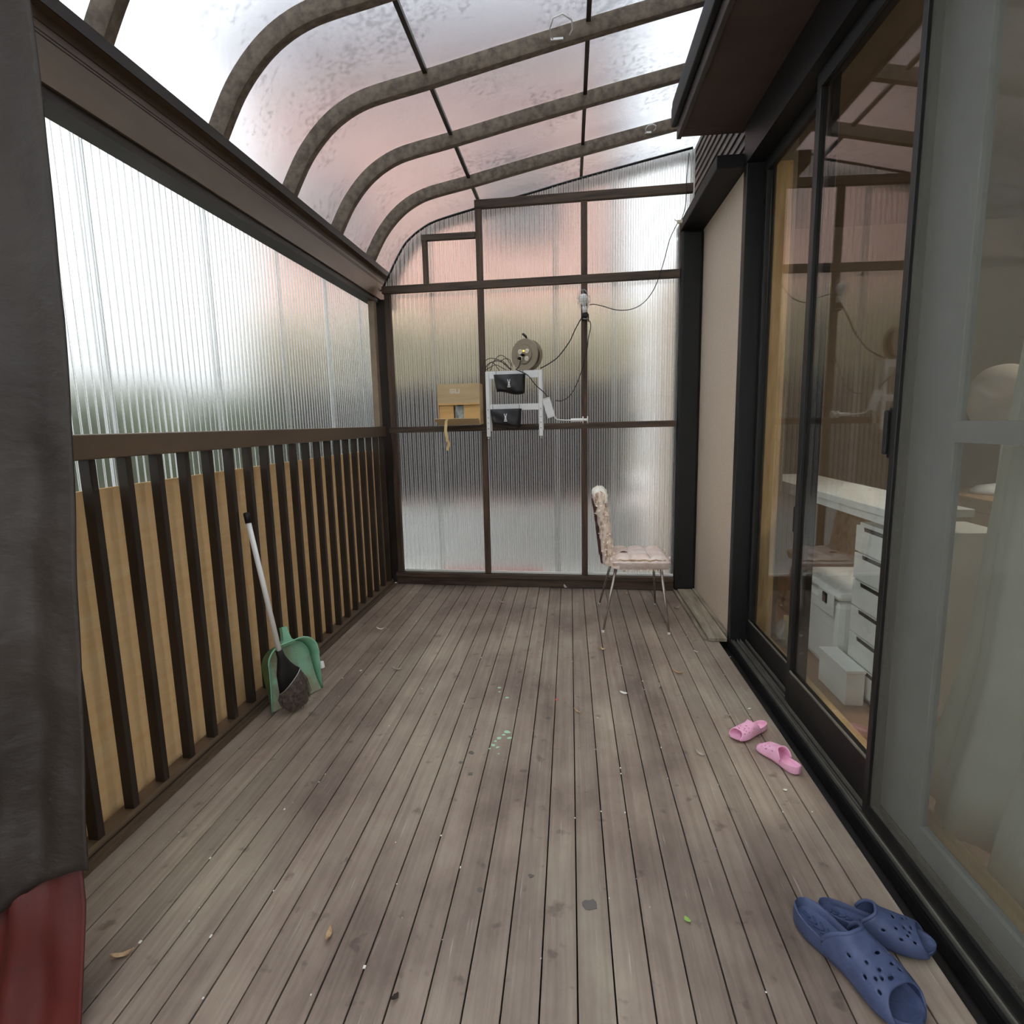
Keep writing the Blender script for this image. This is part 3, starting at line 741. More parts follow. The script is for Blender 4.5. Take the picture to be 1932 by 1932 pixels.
MB().lathe([(0.0, -0.02), (0.14, -0.02), (0.165, 0.02), (0.16, 0.06), (0.10, 0.085), (0.0, 0.09)], 32, fm).build('grille', M['fan_mesh'], fan, True)
for k in range(4):
    a = k * math.pi / 2
    mb = MB(); mb.grid(lambda u, v: fm @ Vector((math.cos(a) * (0.02 + 0.11 * u) - math.sin(a) * (v - .5) * 0.10 * (0.4 + u), math.sin(a) * (0.02 + 0.11 * u) + math.cos(a) * (v - .5) * 0.10 * (0.4 + u), 0.02 + 0.02 * v)), 5, 4)
    bl = mb.build('blade', M['white_metal'], fan, True); sm = bl.modifiers.new('solid', 'SOLIDIFY'); sm.thickness = 0.003
# indoor curtain
def curtf(u, v):
    z = 0.06 + 2.5 * v
    yl = interp([(0.06, 1.90), (0.3, 1.84), (0.57, 1.76), (1.04, 1.72), (1.6, 1.66), (2.6, 1.62)], z)
    yy = yl + (0.15 - yl) * u
    fold = 0.03 * math.sin(u * 46 + 0.6 * math.sin(3 * v)) + 0.012 * math.sin(u * 87 + 2 * v)
    return Vector((1.14 + fold - 1.14, yy - 1.0, z))
ct = thing('indoor_curtain', 'white curtain hanging in folds behind the screen door', 'curtain', (1.14, 1.0, 0))
c_ = MB().grid(curtf, 120, 14).build('drape', M['curtain'], ct, True)
c_.modifiers.new('solid', 'SOLIDIFY').thickness = 0.002
MB().tube([(0, -0.9, 2.6), (0, 0.95, 2.6)], 0.012, 10).build('curtain_rod', M['white_metal'], ct, True)

# ================================================================== THINGS ON THE DECK
# ------------------------------------------------------------------ hanging cloths at the near left
XR_ = [(-0.1, -1.165), (0.0, -1.14), (0.197, -1.094), (0.345, -1.066), (0.525, -1.047), (1.213, -0.97), (1.513, -0.942), (1.9, -0.93), (2.3, -0.925)]
def clothf(zlo_fn, ztop_, y0, inset, seed, flare=0.0, edge=XR_):
    def f(u, v):
        zl = zlo_fn(u); z = zl + (ztop_ - zl) * v
        xr = interp(edge, z) - inset
        x = xr + (-1.41 - xr) * u
        k_ = min(1.0, 0.15 + 2.5 * u)
        yy = y0 + k_ * 0.03 * math.sin(7 * u + seed + 1.2 * math.sin(2.1 * z)) * (0.4 + u) + k_ * 0.012 * math.sin(19 * u + 3 * z + seed) + k_ * 0.010 * math.sin(11 * z + 4 * u) + k_ * 0.006 * math.sin(23 * z - 9 * u + seed) - flare * max(0, 0.40 - z)
        return Vector((x, yy, z))
    return f
XRED = [(0.0, -1.063), (0.12, -1.07), (0.25, -1.08), (0.32, -1.095), (0.40, -1.13)]
hc = thing('hanging_cover', 'dark brown cloth cover with a red lower part hanging at the near left edge', 'cloth cover', (0, 0, 0))
tp = MB().grid(clothf(lambda u: 0.34 - 0.16 * u + 0.02 * math.sin(6 * u), 2.25, 1.05, 0.0, 0.3), 40, 90).build('brown_panel', M['tarp'], hc, True)
tp.modifiers.new('solid', 'SOLIDIFY').thickness = 0.003
td = MB().grid(clothf(lambda u: 0.003, 0.40, 1.10, 0.010, 1.9, 0.30, XRED), 40, 30).build('red_panel', M['tarp_red'], hc, True)
td.modifiers.new('solid', 'SOLIDIFY').thickness = 0.003
td['label'] = 'dark red lower panel'

# ------------------------------------------------------------------ chair
ch = thing('chair', 'worn pinkish white quilted chair with thin metal legs by the back wall', 'chair', (0.42, 3.78, 0))
C0 = Vector((0.42, 3.78, 0))
def cushion(mtx, ha, hb, th, nq_a, nq_b, pw=0.35, n=36, torn=0.0):
    def surf(side):
        def f(u, v):
            a, b = 2 * u - 1, 2 * v - 1
            e = (1 - abs(a) ** 7) ** 0.5 * (1 - abs(b) ** 7) ** 0.5 if abs(a) < 1 and abs(b) < 1 else 0.0
            q = abs(math.sin(nq_a * math.pi * u)) ** 0.45 * abs(math.sin(nq_b * math.pi * v)) ** 0.45
            eb = (1 - abs(a) ** 24) ** 0.5 * (1 - abs(b) ** 24) ** 0.5 if abs(a) < 1 and abs(b) < 1 else 0.0
            h = th * 0.5 * e * (1 - pw + pw * q) if side > 0 else th * 0.5 * eb
            wob = torn * (math.sin(31 * u + 17 * v) + math.sin(53 * v - 22 * u)) * 0.5
            return mtx @ Vector((a * ha * (1 + wob * .3), b * hb * (1 + wob * .3), side * h + wob * 0.1 * th))
        return f
    mb = MB(); mb.grid(surf(1), n, n); mb.grid(surf(-1), n, n)
    return mb
seat = cushion(frame((0.02, 0, 0.418), (1, 0, 0), (0, 1, 0), (0, 0, 1)), 0.180, 0.188, 0.095, 3, 3, pw=0.5, torn=0.02).build('seat', [M['vinyl']], ch, True)
lean = Vector((-0.13, 0, 1)).normalized()
bmt = frame((-0.205, 0, 0.632), (0, 1, 0), lean, Vector((0, 1, 0)).cross(lean))
back = cushion(bmt, 0.186, 0.238, 0.085, 3, 5, pw=0.4, torn=0.05).build('backrest', [M['vinyl_torn']], ch, True)
# the bend between seat and back
bd = []
for k in range(7):
    t = k / 6 * math.pi / 2
    c = Vector((-0.115 - 0.06 * math.sin(t), 0, 0.455 - 0.06 * math.cos(t) + 0.0))
    nrm = Vector((-math.sin(t), 0, -math.cos(t)))
    bd.append([c + nrm * 0.02 + Vector((0, -0.183, 0)), c + nrm * 0.02 + Vector((0, 0.183, 0)), c - nrm * 0.04 + Vector((0, 0.183, 0)), c - nrm * 0.04 + Vector((0, -0.183, 0))])
MB().loft(bd).build('seat_bend', M['vinyl'], ch)
bp_ = MB(); bp_.grid(lambda u, v: bmt @ Vector(((2 * u - 1) * 0.165, (v * 2 - 1) * 0.19 - 0.03, -0.047 - 0.006 * math.sin(9 * u + 5 * v))), 8, 12)
bpo = bp_.build('back_panel', M['maroon'], ch); bpo.modifiers.new('solid', 'SOLIDIFY').thickness = 0.006
tf = MB(); tr_ = []
for i_ in range(25):
    q = i_ / 24; aa = -0.178 + 0.356 * q; sz = (1 - abs(2 * q - 1) ** 6) ** 0.5 if 0 < i_ < 24 else 0.25
    yy = 0.212 - 0.05 * abs(2 * q - 1) ** 4
    tr_.append([bmt @ Vector((aa, yy + 0.036 * sz * math.sin(6.283 * k_ / 14) * (1 + .12 * math.sin(9 * q + k_)), 0.047 * max(sz, .8) * math.cos(6.283 * k_ / 14) * (1 + .08 * math.sin(13 * q + 2 * k_)))) for k_ in range(14)])
tf.loft(tr_); tf.build('bare_foam_edge', M['foam'], ch, True)
for sy in (-0.180,):
    pts_ = [(-0.13 + 0.02 * i_, sy + 0.003 * math.sin(2.3 * i_), 0.434 + 0.003 * math.sin(1.7 * i_)) for i_ in range(16)]
    MB().tube(pts_, [0.0035 + 0.002 * abs(math.sin(2.9 * i_)) for i_ in range(16)], 5).build('torn_seam', M['leaf'], ch)
mb = MB(); mb.grid(lambda u, v: Vector((-0.105 + 0.05 * u, -0.075 + 0.018 * math.sin(math.pi * u) * (2 * v - 1), 0.4635 + 0.003 * math.sin(math.pi * u))), 8, 3)
mb.build('tear', M['maroon'], ch).modifiers.new('solid', 'SOLIDIFY').thickness = 0.002
# torn vinyl scraps hanging from the seat edges and the back
scr = MB()
def scrap(p, d, s):
    p = Vector(p); d = Vector(d).normalized(); o = d.orthogonal().normalized()
    o = (o + Vector((random.uniform(-.4, .4),) * 3)).normalized()
    scr.add([p - o * s * .5, p + o * s * .5, p + d * s * random.uniform(.7, 1.5) + o * s * .3, p + d * s * .8 - o * s * .2], [(0, 1, 2, 3)])
for k in range(26):
    scrap((-0.12 + 0.31 * random.random(), -0.183 + 0.01 * random.random(), 0.375), (random.uniform(-.3, .3), -.4, -1), 0.014)
for k in range(10):
    scrap((0.193, -0.17 + 0.34 * random.random(), 0.42 + 0.03 * random.random()), (1, random.uniform(-.4, .4), .6), 0.012)
for k in range(26):
    q = bmt @ Vector((-0.184, random.uniform(-.22, .22), random.uniform(-0.045, 0.04)))
    scrap(q, (-.7, -.6, random.uniform(-.6, .2)), 0.014)
so_ = scr.build('torn_vinyl', M['vinyl_torn'], ch); so_.modifiers.new('solid', 'SOLIDIFY').thickness = 0.001; so_['kind'] = 'stuff'
for (z, h) in ((0.55, .05), (0.63, .06), (0.71, .04), (0.77, .03), (0.47, .04)):
    q = bmt @ Vector((-0.175, z - 0.632, -0.044))
    MB().box(q.x - 0.006, q.x + 0.004, q.y - 0.012, q.y + 0.02, q.z - h / 2, q.z + h / 2, bev=0.003).build('exposed_backing', M['maroon'], ch)
for (tx, ty, fx, fy) in ((-0.135, -0.165, -0.222, -0.285), (0.143, -0.165, 0.176, -0.305), (-0.13, 0.165, -0.215, 0.285), (0.14, 0.165, 0.176, 0.285)):
    lg = MB().tube([(tx, ty, 0.385), (fx, fy, 0.004)], [0.0095, 0.0065], 10).build('leg', M['chrome'], ch, True)
    MB().lathe([(0.0, 0.0), (0.0085, 0.0), (0.0085, 0.012), (0.0, 0.012)], 10, Matrix.Translation((fx, fy, 0.001))).build('foot_cap', M['white_plastic'], lg)
MB().tube([(-0.135, -0.165, 0.384), (0.143, -0.165, 0.384), (0.14, 0.165, 0.384), (-0.13, 0.165, 0.384)], 0.008, 8, closed=True).build('seat_frame', M['chrome'], ch, True)

# ------------------------------------------------------------------ dustpan
dp = thing('dustpan', 'pale green plastic dustpan leaning upright against the railing', 'dustpan', (-1.31, 2.51, 0.0))
e1 = Vector((0.43, 0.90, 0)).normalized(); nn = Vector((e1.y, -e1.x, 0)); ang = R(14)
e2 = (Vector((0, 0, 1)) * math.cos(ang) - nn * math.sin(ang)); e3 = nn * math.cos(ang) + Vector((0, 0, 1)) * math.sin(ang)
dm = frame((0, 0, 0.004), e1, e2, e3)
W2, HH = 0.134, 0.275
outl = [(-W2 - 0.004, 0.0), (-W2, 0.06), (-W2 + 0.002, 0.14)] + [(-W2 + 0.085 - 0.083 * math.cos(t * math.pi / 12), HH - 0.085 + 0.085 * math.sin(t * math.pi / 12)) for t in range(0, 7)]
outl = outl + [(-x, y_) for x, y_ in reversed(outl)]
mb = MB()
n_ = len(outl)
half = n_ // 2
vs = [dm @ Vector((x, y_, -0.012 * min(1, y_ / 0.1))) for x, y_ in outl]
fs = [(i, i + 1, n_ - 2 - i, n_ - 1 - i) for i in range(half - 1)]
mb.add(vs, fs)
pan = mb.build('pan_bed', M['green_dust'], dp); pan.modifiers.new('solid', 'SOLIDIFY').thickness = 0.004
mb = MB()
def wallh(y_): return 0.018 + 0.05 * min(1.0, y_ / 0.2)
r0 = [dm @ Vector((x, y_, -0.012 * min(1, y_ / 0.1))) for x, y_ in outl]
r1 = [dm @ Vector((x * 1.04, y_ + (0.010 if y_ > 0.2 else 0), wallh(y_) - 0.012)) for x, y_ in outl]
r2 = [dm @ Vector((x * 1.085, y_ + (0.016 if y_ > 0.2 else 0), wallh(y_) - 0.012)) for x, y_ in outl]
mb.loft([r0, r1, r2], closed=False)
wl = mb.build('pan_wall', M['green'], dp, True); wl.modifiers.new('solid', 'SOLIDIFY').thickness = 0.004
MB().loft([[dm @ Vector((sx * w_, y_, z_)) for sx, z_ in ((-1, 0.012), (1, 0.012), (1, 0.034), (-1, 0.034))] for y_, w_ in ((0.272, 0.045), (0.30, 0.022), (0.335, 0.016), (0.36, 0.014))]).build('pan_handle', M['green'], dp)
MB().box(W2 * 1.06, W2 * 1.2, 0.10, 0.135, 0.02, 0.045, mtx=dm, bev=0.003).build('side_clip', M['white_plastic'], dp)

# ------------------------------------------------------------------ broom standing in the pan
bo = Vector((-1.262, 2.428, 0.004))
brm = thing('broom', 'small broom with white stick and grey bristles standing in the dustpan', 'broom', bo)
top = Vector((-1.428, 2.425, 0.885)) - bo; sb = Vector((-1.305, 2.372, 0.30)) - bo
MB().tube([sb, top], 0.0115, 14).build('stick', M['white_plastic'], brm, True)
dirn = (top - sb).normalized()
MB().tube([top - dirn * 0.002, top + dirn * 0.042, top + dirn * 0.046], [0.0135, 0.0135, 0.010], 12).build('end_cap', M['rubber'], brm, True)
hx = Vector((0.62, 0.72, -0.30)).normalized(); tip = Vector((0.0, 0.0, 0.004))
hd_ = (sb - tip).normalized(); hx = (hx - hd_ * hx.dot(hd_)).normalized(); hn = hx.cross(hd_)
def ring(c, a, b, n=16, sk=0.0):
    return [c + hx * (a * math.cos(2 * math.pi * k / n)) + hn * (b * math.sin(2 * math.pi * k / n)) + hd_ * (sk * math.cos(2 * math.pi * k / n)) for k in range(n)]
LH = (sb - tip).length
pt = lambda s: tip + hd_ * (LH * s)
MB().loft([ring(pt(1.04), 0.015, 0.015), ring(pt(0.92), 0.018, 0.017), ring(pt(0.8), 0.030, 0.020, sk=-0.004), ring(pt(0.68), 0.046, 0.022, sk=0.0), ring(pt(0.50), 0.060, 0.024, sk=0.035)]).build('head', M['rubber'], brm, True)
MB().loft([ring(pt(0.505), 0.0615, 0.0255, sk=0.035), ring(pt(0.490), 0.0618, 0.0258, sk=0.035)]).build('wire_band', M['steel'], brm, True)
bb = MB()
bb.loft([ring(pt(0.51), 0.058, 0.022, sk=0.035), ring(pt(0.3), 0.066, 0.028, sk=0.02), ring(pt(0.12), 0.06, 0.026, sk=0.0), ring(pt(0.03), 0.045, 0.018)])
for k in range(620):
    a = random.uniform(0, 6.283); rr = random.random() ** 0.5
    c0 = pt(0.5) + hx * (0.058 * rr * math.cos(a)) + hn * (0.024 * rr * math.sin(a)) + hd_ * (0.033 * rr * math.cos(a))
    fl = 1.15 + random.uniform(-.1, .18)
    ln = 0.03 + 0.12 * (rr * math.cos(a)) ** 2 + random.uniform(0, .05)
    c2 = pt(ln) + hx * (0.058 * fl * rr * math.cos(a) + random.uniform(-.006, .006)) + hn * (0.03 * fl * rr * math.sin(a))
    c1 = (c0 + c2) / 2 + hx * (0.010 * math.cos(a)) + hn * (0.010 * math.sin(a))
    c2.z = max(c2.z, 0.002)
    bb.tube([c0, c1, c2], [0.0012, 0.0011, 0.0006], 3)
bs = bb.build('bristles', M['bristle'], brm); bs['kind'] = 'stuff'

# ------------------------------------------------------------------ clogs
CW = [(0.0, 0.0), (0.012, 0.055), (0.04, 0.088), (0.1, 0.114), (0.2, 0.128), (0.35, 0.126), (0.5, 0.140), (0.65, 0.165), (0.78, 0.176), (0.88, 0.160), (0.95, 0.115), (0.985, 0.062), (1.0, 0.0)]
def clog(name, label, heel, toe, L, mb_, mbed, side, group, upper=(0.34, 0.50, 0.83, 0.93), hts=(0.285, 0.205), ridges=True):
    d = Vector(toe) - Vector(heel)
    t = thing(name, label, 'shoe', (heel[0], heel[1], 0.0), math.atan2(d.y, d.x), group)
    wid = lambda u: max(0.002, interp(CW, u)) * L
    cen = lambda u: side * L * 0.030 * math.sin(math.pi * (u - 0.1)) ** 3 * (1 if u > 0.1 else 0)
    zb = lambda u: 0.004 + 0.055 * L * max(0, u - 0.72) ** 2 / 0.078 + 0.02 * L * max(0, 0.12 - u) / 0.12
    zf = lambda u: L * interp([(0, .108), (.15, .10), (.4, .09), (.7, .075), (.9, .074), (1, .09)], u)
    zr = lambda u: zf(u) + L * interp([(0, .075), (.12, .065), (.25, .055), (.4, .05), (.7, .03), (.9, .018), (1, .015)], u)
    us = [0.0, .004, .015, .03, .06, .1, .15, .2, .27, .35, .43, .5, .57, .64, .7, .76, .82, .87, .91, .945, .97, .987, .996, 1.0]
    body = MB(); bed = MB(); rings = []; brings = []
    for u in us:
        w_ = wid(u); c = cen(u); k = min(1, w_ / (0.05 * L)); rim = 0.022 * L * k
        rings.append([Vector((u * L, c + s * w_ * f, z)) for s, f, z in
                      ((-1, .88, zb(u)), (1, .88, zb(u)), (1, .97, zb(u) + .02 * L), (1, 1.0, zf(u)), (1, 0.985, zr(u) - .004 * L))] +
                     [Vector((u * L, c + (w_ * .985 - rim * .5), zr(u))), Vector((u * L, c + (w_ * .985 - rim), zr(u) - .006 * L)),
                      Vector((u * L, c + (w_ * .96 - rim * 1.25), zf(u) + .006 * L)), Vector((u * L, c + (w_ * .8 - rim), zf(u))),
                      Vector((u * L, c - (w_ * .8 - rim), zf(u))), Vector((u * L, c - (w_ * .96 - rim * 1.25), zf(u) + .006 * L)),
                      Vector((u * L, c - (w_ * .985 - rim), zr(u) - .006 * L)), Vector((u * L, c - (w_ * .985 - rim * .5), zr(u)))] +
                     [Vector((u * L, c + s * w_ * f, z)) for s, f, z in ((-1, 0.985, zr(u) - .004 * L), (-1, 1.0, zf(u)), (-1, .97, zb(u) + .02 * L))])
    body.loft(rings)
    so = body.build('sole', mb_, t, True); auto_smooth(so, 55)
    if ridges:                                  # wavy relief on the footbed
        for k in range(9):
            u0 = 0.09 + 0.062 * k
            pts = []
            for j in range(11):
                s = -0.62 + 1.24 * j / 10
                uu = u0 + 0.030 * math.cos(s * 5.0) 
                pts.append((uu * L, cen(uu) + s * (wid(uu) - .03 * L) * (0.62 if k else 0.3), zf(uu) + 0.0035 * L))
            MB().tube(pts, 0.0085 * L, 6).build('footbed_ridge', mbed, t, True)
    u_s0, u_t0, u_t1, u_s1 = upper
    nA, nT = 26, 16
    def shell(s, tt):
        th = math.pi * s; sn = math.sin(th)
        ur = u_s0 + (u_t0 - u_s0) * sn ** 1.6; uf = u_s1 + (u_t1 - u_s1) * sn ** 1.2
        u = ur + (uf - ur) * tt
        w_ = wid(u) * 1.02; h = L * (hts[0] + (hts[1] - hts[0]) * ((u - u_t0) / (u_t1 - u_t0)))
        fl = 0.020 * L * max(0, 1 - tt / 0.14) ** 2
        z0 = zf(u) - 0.03 * L
        cc = math.cos(th)
        return Vector((u * L - fl * 0.6, cen(u) + (w_ + fl * .5) * math.copysign(abs(cc) ** 0.62, cc), z0 + (h - z0) * sn ** 0.72 + fl * sn))
    sh = MB(); sh.grid(shell, nA, nT)
    holes = {(5, 4), (5, 9), (6, 13), (20, 4), (20, 9), (19, 13), (9, 7), (11, 10), (14, 10), (16, 7), (10, 12), (15, 12), (12, 6), (8, 11), (17, 11), (13, 13)}
    keep = [f for i, f in enumerate(sh.f) if (i // nT, i % nT) not in holes]
    sh.f = keep; sh.mi = sh.mi[:len(keep)]
    uo = sh.build('upper', mb_, t, True)
    sm = uo.modifiers.new('solid', 'SOLIDIFY'); sm.thickness = 0.020 * L; sm.offset = 0.6
    MB().tube([shell(0.06 + 0.88 * i_ / 30, 0.0) + Vector((0, 0, 0.004 * L)) for i_ in range(31)], 0.016 * L, 8).build('collar_rim', mb_, t, True)
    ss = uo.modifiers.new('subsurf', 'SUBSURF'); ss.levels = 1; ss.render_levels = 1
    return t
clog('clog', 'blue foam clog in front with its toe cut by the lower edge', (0.586, 1.412), (0.731, 1.121), 0.325, M['blue'], M['blue_bed'], 1, 'pair of blue clogs')
clog('clog', 'blue foam clog behind the other with its toe towards the door track', (0.640, 1.418), (0.875, 1.330), 0.256, M['blue'], M['blue_bed'], -1, 'pair of blue clogs')
clog('clog', 'small pink clog with its open toe facing the railing', (0.812, 2.378), (0.640, 2.268), 0.195, M['pink'], M['pink_bed'], 1, 'pair of pink clogs', ridges=False)
clog('clog', 'small pink clog with its heel towards the viewer', (0.826, 2.045), (0.742, 2.225), 0.20, M['pink'], M['pink_bed'], -1, 'pair of pink clogs', ridges=False)

# ------------------------------------------------------------------ things on the back wall
def bwm(a, d, z, yaw=0.0):
    return Matrix.Translation(bw(a, d, z)) @ Matrix.Rotation(math.atan(AL) + yaw, 4, 'Z')
rot_b = math.atan(AL)
# cardboard box
bx = thing('cardboard_box', 'open cardboard box on the cross rail left of the white rack', 'box', bw(-0.822, 0.06, 1.295), rot_b)
MB().box(-0.16, 0.16, 0.012, 0.018, 0.0, 0.30).build('back_panel', M['card_in'], bx)
for s in (-1, 1):
    MB().box(s * 0.160 - 0.0025, s * 0.160 + 0.0025, -0.10, 0.011, 0.0, 0.30).build('side_panel', M['card'], bx)
MB().box(-0.157, 0.157, -0.10, 0.011, 0.297, 0.302).build('top_panel', M['card'], bx)
MB().box(-0.157, 0.157, -0.10, 0.011, 0.0, 0.004).build('bottom_panel', M['card_in'], bx)
lid = MB().box(-0.162, 0.162, -0.106, -0.1015, 0.150, 0.303).build('front_flap', M['card'], bx)
MB().box(-0.158, 0.158, -0.108, -0.1065, 0.146, 0.158).build('fold_edge', M['card_in'], lid)
def strokes(parent, segs, y_, t_, mt, name='print'):
    mb = MB()
    for (x0, z0, x1, z1) in segs:
        mb.box(min(x0, x1) - t_ / 2, max(x0, x1) + t_ / 2, y_ - 0.0006, y_, min(z0, z1) - t_ / 2, max(z0, z1) + t_ / 2)
    return mb.build(name, mt, parent)
g = (-0.062, 0.235)
strokes(lid, [(g[0], g[1], g[0] + .028, g[1]), (g[0], g[1], g[0], g[1] + .026), (g[0], g[1] + .026, g[0] + .028, g[1] + .026), (g[0] + .028, g[1], g[0] + .028, g[1] + .012), (g[0] + .014, g[1] + .012, g[0] + .028, g[1] + .012)], -0.1062, 0.009, M['print'])
g = (-0.022, 0.235)
strokes(lid, [(g[0], g[1], g[0] + .028, g[1]), (g[0], g[1], g[0], g[1] + .026), (g[0] + .028, g[1], g[0] + .028, g[1] + .026)], -0.1062, 0.009, M['print'])
for s in (-1, 1):
    x0, x1 = (-0.156, -0.044) if s < 0 else (0.036, 0.156)
    MB().box(x0, x1, -0.094, -0.090, 0.03, 0.165).build('inner_flap', M['card_in'], bx)
mb = MB(); mb.grid(lambda u, v: Vector((-0.04 + 0.075 * u + 0.004 * math.sin(9 * v), -0.088 + 0.010 * math.sin(7 * u + 4 * v) + 0.012 * v, 0.03 + 0.115 * v)), 10, 12)
mb.build('plastic_packing', M['pack'], bx, True).modifiers.new('solid', 'SOLIDIFY').thickness = 0.003
lf = MB(); lf.add([(-0.160, -0.101, 0.0), (0.160, -0.101, 0.0), (0.166, -0.178, 0.046), (-0.176, -0.178, 0.046)], [(0, 1, 2, 3)])
lfo = lf.build('lower_flap', M['card'], bx); lfo.modifiers.new('solid', 'SOLIDIFY').thickness = 0.004
MB().grid(lambda u, v: Vector((interp([(0, -0.062), (.15, -0.083), (.4, -0.087), (.75, -0.070), (.8, -0.060), (1, -0.078)], v) + (u - .5) * 0.022, -0.18 - 0.02 * v + 0.006 * math.sin(8 * v), interp([(0, 0.05), (.12, 0.035), (.4, -0.04), (.75, -0.125), (.8, -0.132), (1, -0.19)], v))), 2, 24).build('tape_strip', M['tape'], bx).modifiers.new('solid', 'SOLIDIFY').thickness = 0.0008

# white rack
rk = thing('white_rack', 'small white metal rack hung on the back wall', 'rack', bw(-0.40, 0.0, 1.20), rot_b)
for s in (-1, 1):
    p_ = MB().box(s * 0.198 - 0.014, s * 0.198 + 0.014, -0.155, -0.137, 0.0, 0.478, bev=0.003).build('front_post', M['white_metal'], rk)
    MB().lathe([(0, 0), (0.010, 0), (0.011, 0.008), (0.006, 0.022), (0, 0.022)], 12, Matrix.Translation((s * 0.198, -0.146, -0.0235))).build('foot', M['steel'], p_, True)
    for z in (0.06, 0.10, 0.14, 0.20):
        MB().lathe([(0, 0), (0.0035, 0), (0.0035, 0.001), (0, 0.001)], 8, Matrix.Translation((s * 0.198, -0.1552, z)) @ Matrix.Rotation(R(90), 4, 'X')).build('peg_hole', M['slot'], p_)
    MB().box(s * 0.198 - 0.010, s * 0.198 + 0.010, -0.058, -0.044, 0.04, 0.478, bev=0.003).build('rear_post', M['white_metal'], rk)
    for z in (0.20, 0.455):
        MB().box(s * 0.198 - 0.008, s * 0.198 + 0.008, -0.136, -0.059, z, z + 0.02).build('side_bar', M['white_metal'], rk)
for z0, z1 in ((0.425, 0.478), (0.192, 0.238)):
    MB().box(-0.183, 0.183, -0.152, -0.147, z0, z1, bev=0.0015).build('front_bar', M['white_metal'], rk)
    MB().box(-0.183, 0.183, -0.146, -0.05, z1 - 0.008, z1 - 0.002).build('shelf_plate', M['white_metal'], rk)
# pouches
def pouch(label, a0, a1, zt, zb_, d, sk):
    t = thing('pouch', label, 'pouch', bw((a0 + a1) / 2, d, zb_), rot_b, 'black pouches hanging on the white rack')
    W_, H_ = (a1 - a0), zt - zb_
    def f(side):
        def g(u, v):
            w_ = W_ * (0.5 - 0.06 * (1 - v)); x = (2 * u - 1) * w_ + sk * (1 - v)
            z = H_ * v + 0.012 * (1 - v) * math.sin(5 * u + 1)
            b = (1 - (2 * u - 1) ** 6) ** .5 * (0.35 + 0.65 * math.sin(math.pi * min(1, max(0, 1.02 - v)) * 0.62 + 0.3)) if 0 < u < 1 else 0
            b *= (1 - max(0, 1 - v * 6) ** 2)
            return Vector((x, side * (0.026 * b + 0.004 * math.sin(9 * u + 7 * v) * b), z))
        return g
    mb = MB(); mb.grid(f(-1), 22, 16); mb.grid(f(1), 22, 16)
    p_ = mb.build('bag', M['pouch'], t, True)
    for xx in (-W_ * .42, W_ * .42):
        MB().tube([(xx, 0, H_ - 0.004), (xx, 0.004, H_ + 0.03)], 0.0016, 6).build('hanging_loop', M['rubber'], t, True)
    lg = MB(); yy = -0.0305
    for q in (((-.010, .088), (-.004, .080), (-.004, .070), (-.010, .074)), ((.010, .088), (.010, .074), (.004, .070), (.004, .080)),
              ((-.007, .070), (.007, .070), (.006, .052), (-.006, .052)), ((-.006, .051), (.006, .051), (.009, .040), (-.009, .040))):
        lg.prism([(x, z + H_ * .5 - 0.055) for x, z in q], yy, yy + 0.004)
    for k in range(3):
        lg.box(-0.011 + 0.008 * k, -0.005 + 0.008 * k, yy, yy + 0.004, H_ * .5 - 0.027, H_ * .5 - 0.018)
    lg.build('white_emblem', M['logo'], t)
pouch('black pouch with white emblem hanging from the upper bar of the white rack', -0.556, -0.319, 1.651, 1.515, 0.185, 0.006)
pouch('black pouch with white emblem hanging from the lower bar of the white rack', -0.587, -0.350, 1.402, 1.272, 0.185, 0.0)

# cord reel
rl = thing('cord_reel', 'beige extension cord reel standing on top of the white rack', 'cord reel', bw(-0.315, 0.105, 1.68), rot_b - R(24))
rm = Matrix.Translation((0, 0, 0.112)) @ Matrix.Rotation(R(90), 4, 'X')       # axis points to the viewer (-y)
MB().lathe([(0, 0.030), (0.070, 0.030), (0.074, 0.026), (0.100, 0.024), (0.106, 0.030), (0.112, 0.026), (0.112, 0.018), (0, 0.018)], 40, rm).build('front_flange', M['reel'], rl, False)
auto_smooth(rl.children[0], 40)
MB().lathe([(0, -0.04), (0.112, -0.04), (0.112, -0.046), (0, -0.048)], 40, rm).build('rear_flange', M['reel'], rl)
for k in range(7):
    MB().tube([rm @ Vector((0.088 * math.cos(t * 6.283 / 32), 0.088 * math.sin(t * 6.283 / 32), -0.034 + 0.0075 * k)) for t in range(32)], 0.0038, 6, closed=True).build('wound_cable', M['rubber'], rl, True)
MB().lathe([(0, 0.0300), (0.066, 0.0300), (0.066, 0.036), (0.060, 0.038), (0, 0.038)], 32, rm).build('socket_face', M['reel_dark'], rl)
for dx, dz in ((-0.030, 0.022), (0.030, 0.022), (-0.030, -0.026), (0.026, -0.030)):
    so = MB().lathe([(0, 0.0383), (0.018, 0.0383), (0.018, 0.0415), (0.015, 0.043), (0, 0.043)], 16, rm @ Matrix.Translation((dx, dz, 0))).build('socket', M['socket'], rl)
    for sx in (-0.005, 0.005):
        MB().box(dx + sx - 0.001, dx + sx + 0.001, dz - 0.005, dz + 0.005, 0.0431, 0.0434, mtx=rm).build('slot', M['slot'], so)
MB().lathe([(0, 0.038), (0.007, 0.038), (0.006, 0.044), (0, 0.046)], 12, rm @ Matrix.Translation((0.0, 0.026, 0))).build('pilot_lamp', M['amber'], rl)
MB().lathe([(0, 0.0435), (0.010, 0.0435), (0.010, 0.066), (0.006, 0.074), (0, 0.074)], 12, rm @ Matrix.Translation((0.0, -0.004, 0))).build('centre_knob', M['rubber'], rl)
